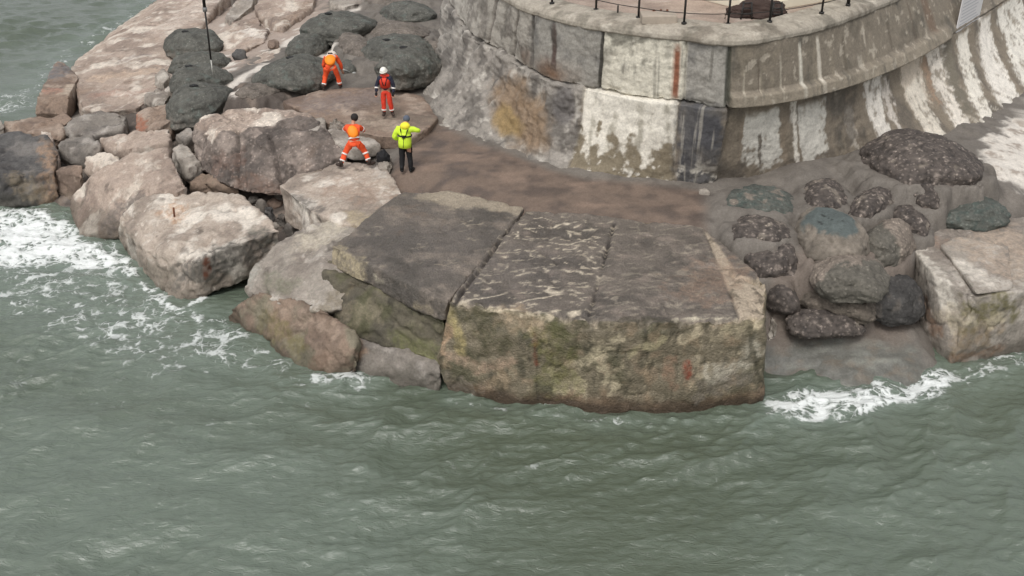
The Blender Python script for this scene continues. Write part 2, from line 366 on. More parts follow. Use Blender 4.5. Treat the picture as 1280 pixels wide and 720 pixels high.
# ---------------------------------------------------------------- bags
_ico = bmesh.new(); bmesh.ops.create_icosphere(_ico, subdivisions=6, radius=1)
ICO_V = np.array([v.co[:] for v in _ico.verts]); ICO_F = np.array([[v.index for v in f.verts] for f in _ico.faces]); _ico.free()
_ico = bmesh.new(); bmesh.ops.create_icosphere(_ico, subdivisions=4, radius=1)
ICS_V = np.array([v.co[:] for v in _ico.verts]); ICS_F = np.array([[v.index for v in f.verts] for f in _ico.faces]); _ico.free()
def build_bag(i):
    look, label = BAGS[i][:2]; c, ax, Lh, D, h = BF[i]
    big = Lh > .45; S, Fc = (ICO_V, ICO_F) if big else (ICS_V, ICS_F)
    U = np.sign(S)*np.abs(S)**np.array([.90, .90, .85])        # pillow: a little squared
    nz = fbm(S, 1.1, 3, i*1.7)[:, None]; U = U*(1+.16*nz)
    L = U*np.array([Lh, D, h*1.12])
    L[:, 2] = np.where(L[:, 2] < 0, L[:, 2]*.8, L[:, 2])
    L[:, 2] += .10*h*np.cos(U[:, 0]*2.5)-.05*Lh*U[:, 0]**2*(1 if i % 2 else .3)
    fs = fbm(L, 2.6, 4, i)*.045+fbm(L, 9, 3, i+50)*.016
    if look in ('pebble', 'grit', 'half'):
        f1, f2 = cells(L, 8.5, i); fs = fs+np.where(True, .035*(.5-f1), 0)*(1.0 if look == 'pebble' else .4)
    if look in ('dark', 'brown', 'green', 'black'): f1, f2 = cells(L*np.array([1, 1, .8]), 7.5, i); fs = fs+.022*(.5-f1)
    # the wet grout sags into soft folds
    fs = fs-(.028 if look in ('dark', 'half', 'grit') else .0)*sst(.72, .95, ridged(L*np.array([.8, 1.6, 1.6]), 1.0, 2, i+30))
    L = L+S*fs[:, None]*(1.0 if Lh > .45 else .5)
    R = np.array([[ax[0], -ax[1], 0], [ax[1], ax[0], 0], [0, 0, 1]]); V = L@R.T+c
    # colours
    n1 = fbm(V, 1.8, 5, i+3); n2 = fbm(V, 6, 4, i+9)
    base = {'dark': (88,87,81), 'brown': (108,100,92), 'pebble': (82,75,70), 'green': (88,90,84), 'greentop': (116,108,98), 'half': (122,112,102), 'grit': (98,90,81), 'black': (66,64,62)}[look]
    C = np.tile(lin(*base), (len(V), 1)); C = C*(1+.4*n1+.3*n2)[:, None]
    mort = lin(122,113,103)
    if look == 'dark': C = mix(C, lin(112,105,97), sst(.1, .6, n1+.25*n2-.9*(L[:, 2]/h)+.1)*.6); C = mix(C, lin(96,104,98), sst(.25, .6, fbm(V, 3, 3, i))*.5)
    if look == 'pebble': C = mix(C, lin(150,138,128), sst(.25, .55, n2)*.55); C = mix(C, lin(60,56,54), sst(.2, .6, -n2)*.6); C = mix(C, mort, sst(.45, .65, n1+.15*n2+(.18 if BAGS[i][7] > .5 else -.05)))
    if look == 'green': C = mix(C, lin(74,81,76), sst(-.1, .4, n2)); C = mix(C, mort, sst(.35, .55, n1+.2*n2+(.1 if BAGS[i][7] > .5 else -.3)))
    if look == 'greentop':
        g = (1-sst(.62, .74, np.hypot(L[:, 0]/Lh+.06, L[:, 1]/D*.95-.02)+n1*.22+n2*.06))*sst(-.1, .1, L[:, 2]/h); C = mix(C, lin(86,93,91), g); C = mix(C, lin(56,60,58), g*sst(.35, .6, n2))
    if look == 'half':
        g = sst(-.03, .03, L[:, 1]/D+.5*L[:, 0]/Lh*(1 if i % 2 else -1)+.15+n1*.35); C = mix(np.tile(lin(96,92,84), (len(V), 1))*(1+.3*n2)[:, None], C, g)
        V = V+(np.array([0, -.35, 1]))*(g*.025)[:, None]
    if look == 'black': C = mix(C, lin(104,97,90), sst(.35, .7, n1)*.6)
    mat = M_PEB if look in ('pebble',) else (M_BAG if look != 'greentop' else M_CONC)
    o = mk('grout_bag', V, Fc, mat, col=C)
    tag(o, label, 'grout bag', 'grout bags on the terrace by the pole' if i < 18 else 'grout bags in the mortared corner')
    if look in ('dark',) and Lh > .9 and i in (0, 2, 3, 4, 6, 10, 11):
        # filling spout, a dark puckered nub on top
        k = np.argmax(L[:, 2]-.5*np.abs(L[:, 0]/Lh+.25)-.4*abs(L[:, 1]/D-.1)); s = V[k]-np.array(o.location)
        q = ICS_V*np.array([.16, .10, .05])*(1+.25*fbm(ICS_V, 2, 3, i)[:, None])+s+np.array([0, 0, .01])
        mk('filling_spout', q, ICS_F, M_BAG, parent=o, col=np.tile(lin(46,46,46), (len(q), 1)))
for i in range(len(BAGS)): build_bag(i)

# ---------------------------------------------------------------- rocks
PAL = {'pale': [(172,159,146),(136,124,113),(208,199,187)], 'pink': [(166,150,137),(136,121,110),(200,189,176)], 'grey': [(128,121,113),(101,96,91),(155,148,140)],
       'brown': [(134,116,102),(110,95,85),(158,142,128)], 'tan': [(136,118,103),(108,94,83),(126,119,102)], 'cong': [(112,102,95),(86,79,74),(140,128,119)],
       'moss': [(96,90,77),(74,70,61),(112,107,86)], 'slab': [(100,93,86),(82,77,71),(122,112,102)], 'darkgrey': [(92,90,88),(74,72,71),(112,108,104)], 'cement': [(150,142,132),(128,119,110),(176,168,158)]}
def hull_mesh(pts, voxel, smooth):
    bm = bmesh.new()
    for p in pts: bm.verts.new(tuple(p))
    bm.verts.ensure_lookup_table()
    r = bmesh.ops.convex_hull(bm, input=bm.verts[:])
    junk = [e for e in r['geom_interior'] if isinstance(e, bmesh.types.BMVert)]
    if junk: bmesh.ops.delete(bm, geom=junk, context='VERTS')
    bmesh.ops.recalc_face_normals(bm, faces=bm.faces[:])
    me = bpy.data.meshes.new('h'); bm.to_mesh(me); bm.free()
    r = evaluated(me, [('REMESH', dict(mode='VOXEL', voxel_size=voxel, adaptivity=0.0)), ('SMOOTH', dict(factor=.5, iterations=smooth))])
    bpy.data.meshes.remove(me); return r
def grooves(V, A, B, depth_dir, w, dep):
    d = seg_dist(V, A, B); return -(1-sst(w*.3, w, d))[:, None]*np.array(depth_dir)*dep
def rock_geo(top, bot, back=0.0, drop=1.2, voxel=.06, smooth=2, amp=1.0, seed=0, strata=0.0, pits=.0):
    pts = [P(*t) for t in top]+[P(*t) for t in bot]
    T = np.array([P(*t) for t in top])
    lows = T.copy(); lows[:, 2] -= drop; cen = T[:, :2].mean(0); lows[:, :2] = cen+(lows[:, :2]-cen)*.97
    pts += list(lows)
    if back:
        B = T.copy(); B[:, 1] += back; pts += list(B); B = B.copy(); B[:, 2] -= drop; pts += list(B)
    me = hull_mesh(np.array(pts), voxel, smooth); V, N = arrays(me); Fc = poly_faces(me); bpy.data.meshes.remove(me)
    d = fbm(V, .75, 3, seed)*.11+fbm(V, 2.2, 4, seed+5)*.055+fbm(V, 7, 3, seed+8)*.018
    f1, f2 = cells(V+fbm(V, 1.5, 3, seed)[:, None]*.25, .7, seed); d = d-(1-sst(0, .07, f2-f1))*.08*sst(-.1, .2, fbm(V, .6, 3, seed+4))+(.35-f1)*.17
    r = ridged(V*np.array([1, 1, 1.6]), 1.1, 4, seed); d = d-sst(.62, .9, r)*.05
    if strata: d = d+strata*np.sin((V[:, 2]+fbm(V, .6, 3, seed)*.25)*19)*.5
    if pits: g1, _ = cells(V, 2.6, seed+3); d = d-(1-sst(.12, .3, g1))*pits
    return V+N*(d*amp)[:, None], N, Fc
def rock_col(V, N, pal, seed, wetz=.25, moss=0.0):
    a, b, c = (lin(*q) for q in PAL[pal])
    n1 = fbm(V, .55, 5, seed+21); n2 = fbm(V, 3.4, 5, seed+22); n3 = fbm(V, .95, 5, seed+23)
    C = mix(np.tile(a, (len(V), 1)), b, sst(-.15, .45, n1+.3*n2)*.9); C = mix(C, c, sst(.0, .45, n3+.22*n2))
    C = mix(C, b*.55, sst(.32, .7, fbm(V*np.array([1, 1, .6]), 1.5, 6, seed+24, .6))*.75)
    C = mix(C, np.minimum(c*1.25, .8), sst(.5, .75, fbm(V, 5, 4, seed+25))*.5)
    C = mix(C, lin(132,108,90), sst(.35, .8, fbm(V, .7, 5, seed+26))*.3)
    r = ridged(V, 1.6, 4, seed+27); C = mix(C, b*.45, sst(.84, .96, r)*.7)
    if moss: C = mix(C, lin(86,85,62), sst(.2-moss*.5, .7-moss*.5, fbm(V, 1.3, 5, seed+28))*.75)
    w = 1-sst(wetz-.10, wetz+.35, V[:, 2]+fbm(V, 1.2, 5, seed+29)*.35)     # tide mark: weed and wet
    return mix(C, C*.42+lin(52,50,36)*.45, w*.85)
ROCKID = [0]
def rock(label, pal, top, bot, name='boulder', cat='boulder', group='boulders along the shore', mat=None, stains=(), wetz=.25, moss=0.0, post=None, cast=None, **kw):
    ROCKID[0] += 1; sd = ROCKID[0]*1.37
    V, N, Fc = rock_geo(top, bot, seed=sd, **kw)
    C = rock_col(V, N, pal, sd, wetz, moss)
    if post: V, C = post(V, N, C, sd)
    for s in stains: C = stain(V, C, s[0], s[1], s[2], **(s[3] if len(s) > 3 else {}))
    o = mk(name, V, Fc, mat or M_ROCK, col=C); tag(o, label, cat, group); return o

b1 = rock('big pale boulder in the left surf with a rusty bolt in its front face', 'pale',
  [(170,250,1.5),(205,241,1.75),(262,238,1.8),(302,243,1.8),(328,262,1.8),(350,288,1.55),(302,303,1.5),(240,328,1.2),(180,312,.95),(148,272,1.05)],
  [(146,298,.2),(163,325,0),(205,368,-.05),(225,378,-.1),(262,357,0),(302,334,.1),(344,305,.5)], voxel=.055, smooth=3,
  stains=[([(217,262),(222,268)], .35, (176,140,110), dict(amt=.7)), ([(255,340),(290,318)], .45, (98,95,88), dict(amt=.95)), ([(225,345),(262,338),(300,318),(338,298)], .40, (104,99,92), dict(amt=.95)), ([(318,290),(335,300)], .22, (112,110,100), dict(amt=.6)), ([(215,345),(190,335)], .3, (130,122,110), dict(amt=.6)),
          ([(258,326),(258,344)], .11, (92,52,34), dict(amt=.9)), ([(330,285),(318,300),(300,308)], .05, (70,66,60))], wetz=.55)
rock('tall pinkish boulder behind the big pale one, sloping into the foam', 'pink',
  [(165,192,2.0),(206,183,2.25),(216,200,2.2),(236,232,1.9),(222,240,1.85),(150,252,1.2),(112,222,1.5),(130,205,1.8),(92,242,.8)],
  [(88,258,.2),(98,298,-.05),(128,300,-.05),(150,286,.2)], voxel=.06,
  stains=[([(135,285),(150,270),(170,255)], .38, (104,96,90), dict(amt=.8)), ([(100,275),(110,250)], .3, (128,112,102), dict(amt=.6))], wetz=.6)
def cong_post(V, N, C, sd):
    lip = fbm(V, 1.2, 4, 77)*.10
    A, B = P(255,178,2.6), P(420,150,2.7); d = B-A; n = np.array([-d[1], d[0]])/np.hypot(d[0], d[1])
    s = (V[:, :2]-A[:2])@n
    top = sst(-.06, .06, s-.35+lip*3)*sst(2.35, 2.45, V[:, 2])
    pale = rock_col(V, N, 'pink', sd+4); C = mix(C, pale, top)
    for a, b in (((297,165),(297,240)), ((336,165),(352,235))):
        Q = [hit(V, *p) for p in dense([a, b], 6)]; dq = np.full(len(V), 9.0)
        for q0, q1 in zip(Q[:-1], Q[1:]): dq = np.minimum(dq, seg_dist(V, q0, q1))
        g = 1-sst(.03, .10, dq+fbm(V, 3, 3, 2)*.05); V = V-N*(g*.14)[:, None]; C = mix(C, lin(60,54,50), g*.6)
    f1, f2 = cells(V, 5.2, 3); V = V+N*((.45-f1)*.07*(1-top))[:, None]
    C = mix(C, lin(138,128,120), sst(.2, .08, f1)*(1-top)*.7*(fbm(V, 1, 3, 4) > -.1))
    return V, C
rock('dark conglomerate block with pale mortar cap and two vertical cracks', 'cong',
  [(258,142,2.75),(318,133,2.9),(384,138,2.9),(408,168,2.8),(436,188,2.5),(270,166,2.7),(330,160,2.7),(388,156,2.72),(238,165,2.3)],
  [(248,215,1.5),(276,226,1.35),(302,241,1.25),(350,248,1.1),(372,232,1.4),(402,205,1.8),(432,194,2.1)], mat=M_CONG, post=cong_post, voxel=.055, smooth=3,
  stains=[([(275,205),(300,200)], .35, (132,108,96), dict(amt=.45)), ([(300,228),(345,236)], .3, (128,100,84), dict(amt=.4))])
slabR = rock('broad flat rock slab under the bracing worker, overhanging the crevice', 'pale',
  [(349,232,2.15),(366,218,2.2),(425,200,2.35),(482,203,2.42),(503,236,2.4),(510,262,2.36),(470,282,2.3),(424,280,2.15),(385,262,2.15)],
  [(356,252,1.6),(402,277,1.5),(430,290,1.5)], name='rock_slab', cat='rock slab', voxel=.055, smooth=2, amp=.6,
  stains=[([(425,235),(470,245)], .7, (150,128,112), dict(amt=.6)), ([(370,245),(400,265)], .22, (104,98,92), dict(amt=.8)), ([(455,275),(440,268)], .3, (168,154,124), dict(amt=.6)), ([(470,205),(480,222)], .2, (190,184,176), dict(amt=.6))])
rock('pale lichen covered rock left of the dark slab, shelving down to the water', 'cement',
  [(392,276,2.05),(442,275,2.15),(470,300,2.1),(450,345,1.75),(420,330,1.95),(350,300,1.85),(314,328,1.55),(308,345,1.3)],
  [(303,360,1.0),(330,374,1.05),(392,390,1.15),(425,388,1.2)], voxel=.055, smooth=3,
  stains=[([(335,350),(360,360)], .3, (116,116,98), dict(amt=.6)), ([(415,285),(390,300)], .5, (188,178,160), dict(amt=.7)), ([(430,370),(400,390)], .35, (120,110,92), dict(amt=.7)), ([(310,350),(315,335)], .25, (150,148,140), dict(amt=.7))])
rock('reddish tan ledge at the waterline with a pointed toe in the foam', 'tan',
  [(288,386,.4),(316,364,1.1),(350,374,1.15),(408,398,1.12),(430,402,1.15),(446,412,1.0),(446,436,.8),(400,380,1.3)],
  [(283,395,0),(330,428,-.02),(385,468,-.1),(405,472,-.1),(436,458,0)], voxel=.055, smooth=1, wetz=.22,
  stains=[([(330,400),(375,430)], .3, (112,104,72), dict(amt=.7)), ([(345,382),(420,415)], .22, (158,140,124), dict(amt=.6)), ([(405,450),(395,462)], .25, (112,94,80), dict(amt=.7))])
rock('mossy olive rock course directly beneath the dark left slab', 'moss',
  [(404,340,1.8),(470,366,1.8),(558,404,1.76),(430,325,1.85),(560,380,1.85)],
  [(424,417,.6),(500,442,.55),(562,464,.5)], back=2.0, voxel=.06, smooth=2, moss=.5,
  stains=[([(500,425),(545,450)], .3, (108,110,72), dict(amt=.6)), ([(430,395),(470,390)], .3, (140,130,110), dict(amt=.5))])
rock('grey foundation rock at the waterline under the mossy course', 'grey',
  [(425,418,.66),(470,428,.66),(552,460,.6)], [(546,494,-.15),(500,482,-.15),(440,470,-.1),(418,456,0)], back=1.5, voxel=.06, smooth=3, wetz=.2,
  stains=[([(440,425),(450,440)], .22, (158,128,102), dict(amt=.7))])
# back left group
rock('dark ledge of rock at the left picture edge above the foam', 'darkgrey', [(-30,172,1.7),(25,163,1.7),(58,170,1.7),(75,188,1.35),(68,215,1.1),(-30,225,1.1)], [(60,254,.0),(-30,260,0),(30,258,0)],
  stains=[([(60,180),(68,215),(62,245)], .4, (152,126,104), dict(amt=.8)), ([(20,225),(45,240)], .4, (128,116,98), dict(amt=.7))], voxel=.06, strata=.03)
rock('grey lumpy boulder in the gap behind the left surf', 'grey', [(72,182,1.4),(86,170,1.55),(114,166,1.6),(126,180,1.55),(124,190,1.3)], [(80,200,.9),(90,205,.85),(118,198,.9)], voxel=.06, drop=.8)
rock('brownish wedge of rock standing just above the foam line', 'brown', [(66,212,1.1),(84,204,1.2),(104,205,1.2),(104,222,1.0)], [(64,246,.1),(84,252,.05),(88,238,.3)], voxel=.06, drop=.8)
rock('small pinkish rock behind the tall pinkish boulder', 'pink', [(104,195,1.5),(130,188,1.7),(152,192,1.7),(150,205,1.6)], [(104,216,1.0),(130,215,1.0)], voxel=.06, drop=.8)
rock('long grey ledge stepping down from the pink shelf', 'grey', [(78,160,1.3),(92,146,1.55),(138,136,1.65),(160,142,1.7),(152,160,1.5),(110,172,1.35)], [(84,172,1.0),(120,176,1.05),(150,172,1.1)], voxel=.06, drop=.8, strata=.03)
rock('rough pinkish rock wedged above the tall pinkish boulder', 'pink', [(122,172,1.6),(160,164,1.8),(212,160,1.95),(214,176,1.9),(170,184,1.8)], [(128,190,1.2),(160,192,1.3),(205,186,1.5)], voxel=.06, drop=.8)
rock('reddish angular rock beside the lowest dark bag of the pole stack', 'brown', [(168,142,1.8),(182,130,2.0),(210,128,2.1),(217,148,2.0),(195,162,1.85)], [(166,165,1.4),(185,170,1.4),(215,168,1.5)], voxel=.06, drop=.8, stains=[([(170,150),(178,162)], .3, (150,104,84))])
rock('square block with a grey triangular top at the outer edge of the pink shelf', 'brown', [(45,120,1.45),(86,120,1.45),(99,96,1.45),(88,84,1.5),(72,74,1.6),(58,100,1.45)], [(44,142,.8),(84,143,.8),(97,120,.9)], voxel=.05, smooth=1, amp=.5,
  stains=[([(74,82),(66,95)], .55, (112,110,110), dict(amt=.9)), ([(72,112),(60,113)], .3, (176,136,118), dict(amt=.7)), ([(90,105),(84,116)], .3, (190,176,158), dict(amt=.6))])
rock('layered reddish ledge at the left edge behind the dark ledge', 'brown', [(4,150,1.4),(50,142,1.4),(78,146,1.4),(82,160,1.3),(40,166,1.3)], [(6,172,1.0),(74,176,1.0)], voxel=.06, drop=.9, strata=.05)
rock('pale corner of rock cut off by the left picture edge', 'cement', [(-30,152,1.5),(2,148,1.5),(7,156,1.5),(4,160,1.4)], [(-30,176,1.0),(6,172,1.0)], voxel=.06, drop=.9)
rock('small square pale rock between the tall boulder and the conglomerate', 'cement', [(214,184,1.9),(228,175,2.0),(240,180,2.0),(250,202,1.8),(236,210,1.75)], [(234,224,1.3),(250,212,1.4),(222,202,1.4)], voxel=.05, drop=.7)
rock('tan rock lying in the crack beneath the conglomerate block', 'tan', [(234,226,1.4),(252,214,1.5),(298,224,1.35),(300,234,1.25)], [(236,236,1.1),(258,242,1.0),(298,242,1.0)], voxel=.05, drop=.5)
rock('pink bedded shelf of rock dipping into the sea at upper left', 'pink',
  [(100,70,.6),(88,84,1.2),(98,100,1.35),(100,135,1.2),(128,140,1.25),(170,134,1.45),(192,120,1.6),(206,90,1.7),(204,52,1.75),(232,18,1.8),(285,-35,1.9),(330,-75,1.9),(180,22,.15),(228,-8,.1),(275,-60,.1)],
  [(120,62,0),(165,35,0),(200,12,0),(100,145,.8),(150,145,.9)], name='rock_shelf', cat='rock shelf', group='rock shelves', voxel=.08, smooth=2, amp=.75, drop=1.6, strata=.035,
  stains=[([(120,95),(190,85)], .6, (196,172,150), dict(amt=.5)), ([(120,118),(180,112)], .35, (158,128,114), dict(amt=.6)), ([(150,72),(180,65)], .3, (140,128,124), dict(amt=.5)), ([(205,30),(250,0)], .8, (200,186,174), dict(amt=.5))])
rock('pinkish white block with a dark split behind the rearmost bag', 'pink', [(274,44,2.2),(288,26,2.4),(322,22,2.5),(336,36,2.55),(330,52,2.5),(300,64,2.4)], [(272,60,2.0),(305,70,1.9),(335,60,2.0)], voxel=.06, drop=.7, stains=[([(310,36),(325,40)], .45, (214,206,196), dict(amt=.8)), ([(332,42),(345,38)], .14, (70,56,50))])
rock('large grey pink block at the top between shelf and bag terrace', 'pink', [(316,10,2.7),(338,-14,2.9),(396,-18,3.0),(392,6,2.9),(352,36,2.7),(336,26,2.7)], [(330,40,2.1),(358,46,2.2),(392,22,2.4)], voxel=.06, drop=.9, stains=[([(385,0),(360,28)], .35, (128,108,92), dict(amt=.7))])
rock('narrow pale rock strip along the dark crack at the top', 'cement', [(280,20,2.2),(300,-6,2.4),(326,-22,2.4),(316,6,2.4),(290,28,2.2)], [(280,32,1.8),(312,16,1.9)], voxel=.06, drop=.7)
rock('low pinkish rock below the dark split, sunk in mortar', 'pink', [(300,74,2.5),(322,66,2.6),(352,58,2.65),(350,70,2.6),(318,82,2.55)], [(298,82,2.3),(340,84,2.3)], voxel=.06, drop=.6)
rock('pale rock at the top edge behind the two stacked bags', 'cement', [(408,0,3.1),(420,-12,3.2),(450,-12,3.2),(454,2,3.1),(430,8,3.05)], [(410,12,2.7),(450,12,2.7)], voxel=.06, drop=.6)
rock('flat upper rock step under the two standing workers in orange', 'brown',
  [(352,126,2.76),(395,112,2.82),(480,106,2.86),(528,118,2.86),(549,146,2.8),(538,158,2.78),(512,172,2.74),(470,170,2.7),(428,160,2.7),(398,150,2.72)],
  [(400,158,2.4),(512,178,2.45)], name='rock_slab', cat='rock slab', voxel=.06, smooth=1, amp=.35, drop=.5,
  stains=[([(400,130),(470,118)], .9, (126,114,108), dict(amt=.8)), ([(460,150),(500,160)], .5, (150,138,122), dict(amt=.5)), ([(490,140),(530,150)], .6, (122,112,100), dict(amt=.6))])
rock('cracked pale rock right behind the conglomerate block', 'cement', [(368,146,2.85),(384,138,2.9),(404,148,2.85),(408,162,2.75),(394,170,2.7)], [(376,166,2.4),(402,176,2.3)], voxel=.05, drop=.5)
rock('small knobbly stone at the edge of the upper step', 'cement', [(408,150,2.85),(420,144,2.9),(434,150,2.88),(430,158,2.8)], [(410,160,2.6),(432,162,2.6)], voxel=.045, drop=.4)
rock('pale topped rock behind the bracing worker with a dark hollow beneath', 'cement', [(400,164,2.65),(420,158,2.7),(462,170,2.7),(474,178,2.68),(452,186,2.6),(428,184,2.6)], [(404,176,2.3),(440,198,2.15),(474,190,2.2)], voxel=.05, drop=.4, amp=.7)
rock('grey wedge between conglomerate block and bracing worker', 'grey', [(402,186,2.35),(416,178,2.4),(436,190,2.35),(428,200,2.25)], [(404,200,1.9),(430,205,1.95)], voxel=.05, drop=.5)
rock('pale broken lump by the feet of the yellow jacketed person', 'cement', [(474,196,2.6),(482,186,2.68),(492,196,2.6),(484,208,2.5)], [(472,212,2.35),(490,212,2.35)], voxel=.04, drop=.3)
for k, (x, y, w, lab) in enumerate([(336,262,11,'grey cobble deep in the crevice beside the big pale boulder'), (352,270,10,'round grey cobble in the middle of the crevice'), (369,262,9,'dark cobble under the overhanging slab'),
     (362,282,12,'largest dark cobble at the mouth of the crevice'), (378,274,11,'brown wedge stone leaning under the overhanging slab'), (326,252,8,'small cobble below the conglomerate block'), (392,272,9,'dark pebble touching the pale lichen rock')]):
    rock(lab, 'grey' if k % 2 else 'darkgrey', [(x-w*.6, y-w*.3, 1.0), (x, y-w*.6, 1.1), (x+w*.8, y-w*.2, 1.0), (x+w*.2, y+w*.2, .95)], [(x-w, y+w*.6, .7), (x+w*.6, y+w*.8, .7)], name='cobble', cat='cobble', group='cobbles in the crevice', voxel=.04, drop=.45, amp=.5)
for lab, pal, t, b in [
  ('flat grey stone lying across the joint below the pink shelf', 'grey', [(100,142,1.5),(126,137,1.55),(140,142,1.5),(118,150,1.4)], [(102,152,1.2),(138,150,1.2)]),
  ('sharp pale stone beside the third bag of the pole stack', 'cement', [(192,92,1.95),(204,86,2.05),(212,96,2.0),(204,104,1.9)], [(192,106,1.6),(212,108,1.6)]),
  ('whitish broken stone above the reddish angular rock', 'cement', [(180,118,1.9),(196,108,2.0),(214,116,2.05),(206,128,1.95)], [(180,130,1.6),(210,132,1.6)]),
  ('brown splintered stone between two ledges at the left', 'brown', [(62,148,1.4),(80,140,1.5),(92,146,1.5),(78,158,1.3)], [(66,164,1.0),(88,162,1.0)]),
  ('low grey stone behind the small square pale rock', 'grey', [(218,168,1.9),(234,160,2.0),(244,166,1.95),(230,176,1.8)], [(220,180,1.5),(240,180,1.5)]),
  ('pinkish splinter resting against the dark ledge at the left', 'pink', [(50,162,1.6),(64,164,1.6),(74,196,1.2),(64,200,1.1)], [(60,240,.3),(74,236,.4)]),
  ('pale stone wedged between the pale lichen rock and the big boulder', 'cement', [(336,318,1.2),(348,308,1.3),(356,304,1.3),(352,322,1.2)], [(334,334,.8),(350,332,.9)])]:
    rock(lab, pal, t, b, voxel=.045, drop=.6, amp=.7)
# right block
rb = rock('large pale concrete block at the right edge with olive stained front', 'cement',
  [(1134,302,1.95),(1150,292,2.05),(1190,281,2.15),(1260,270,2.2),(1360,262,2.2),(1360,352,1.9),(1264,366,1.85),(1222,372,1.8),(1168,345,1.9)],
  [(1138,330,1.4),(1152,375,.9),(1176,425,.3),(1188,456,-.05),(1264,436,-.05)], name='concrete_block', cat='concrete block', group='concrete blocks at the water', voxel=.05, smooth=2, amp=.6, drop=2.6,
  stains=[([(1215,400),(1255,385)], .5, (112,106,76), dict(amt=.85)), ([(1230,420),(1200,430)], .4, (128,112,90), dict(amt=.7)), ([(1145,315),(1175,355),(1185,380)], .25, (205,198,186), dict(amt=.8)), ([(1180,395),(1200,400)], .3, (188,176,156), dict(amt=.7)),
          ([(1165,300),(1190,310)], .25, (134,114,100), dict(amt=.7)), ([(1205,330),(1235,350)], .3, (212,205,194), dict(amt=.8)), ([(1150,370),(1172,415)], .2, (138,112,92), dict(amt=.7)), ([(1260,300),(1275,330)], 1.0, (176,158,140), dict(amt=.6)), ([(1240,400),(1252,396)], .2, (186,174,150), dict(amt=.8)), ([(1190,450),(1250,435)], .15, (120,96,76), dict(amt=.6))])
rock('second stained block at the far right beyond a dark upright gap', 'tan', [(1270,358,1.85),(1360,345,1.85),(1360,375,1.6)], [(1272,432,-.05),(1360,420,-.05)], back=1.0, name='concrete_block', cat='concrete block', group='concrete blocks at the water', voxel=.06, smooth=2, amp=.6)
rock('loose whitish flake lying on top of the right concrete block', 'cement', [(1176,306,2.09),(1196,294,2.14),(1262,306,2.11),(1266,352,1.98),(1240,360,1.95),(1218,362,1.95),(1204,342,2.01)], [(1180,312,2.0),(1220,368,1.88),(1264,362,1.88)], name='rock_flake', cat='rock flake', group='loose pieces', voxel=.04, smooth=1, amp=.3, drop=.14,
  stains=[([(1200,330),(1235,352)], .3, (210,202,190), dict(amt=.7)), ([(1220,310),(1262,335)], .7, (168,152,136), dict(amt=.8))])
rock('pale lump of mortar hanging on the right corner of the main block', 'cement', [(958,396,1.7),(966,392,1.75),(974,406,1.6)], [(958,428,1.0),(970,424,1.1)], name='mortar_lump', cat='mortar lump', group='loose pieces', voxel=.04, amp=.5, drop=.4)
rock('small white stone at the foot of the wall where the path ends', 'cement', [(872,236,2.62),(880,232,2.66),(888,238,2.6)], [(872,246,2.42),(888,246,2.42)], name='cobble', cat='cobble', group='loose pieces', voxel=.035, amp=.4, drop=.2)

rs = random.Random(5)
for (x, y) in [(72,200),(98,222),(132,192),(100,172),(160,186),(218,166),(228,228),(262,238),(318,250),(345,256),(358,274),(372,268),(386,282),(346,284),(330,292),(352,246),(408,196),(214,118),(208,104),(86,198),(300,72),(342,58),(398,158),(440,196)]:
    c = on_ground(x, y+2); r_ = rs.uniform(.16, .34); V = ICS_V*np.array([r_*rs.uniform(.8, 1.4), r_*rs.uniform(.8, 1.2), r_*rs.uniform(.6, .9)])
    f1, f2 = cells(V, 3.0, x); V = V*(1+.35*fbm(V, 2.5, 3, x)+.5*(.4-f1))[:, None]+c+np.array([0, 0, r_*.4]); ROCKID[0] += 1
    o = mk('loose_stone', V, ICS_F, M_ROCK, col=rock_col(V, None, rs.choice(['grey', 'cement', 'brown', 'pink', 'darkgrey']), ROCKID[0]*1.7)); tag(o, 'small loose stone lying in a gap between the shore boulders', 'stone', 'small loose stones between the boulders')
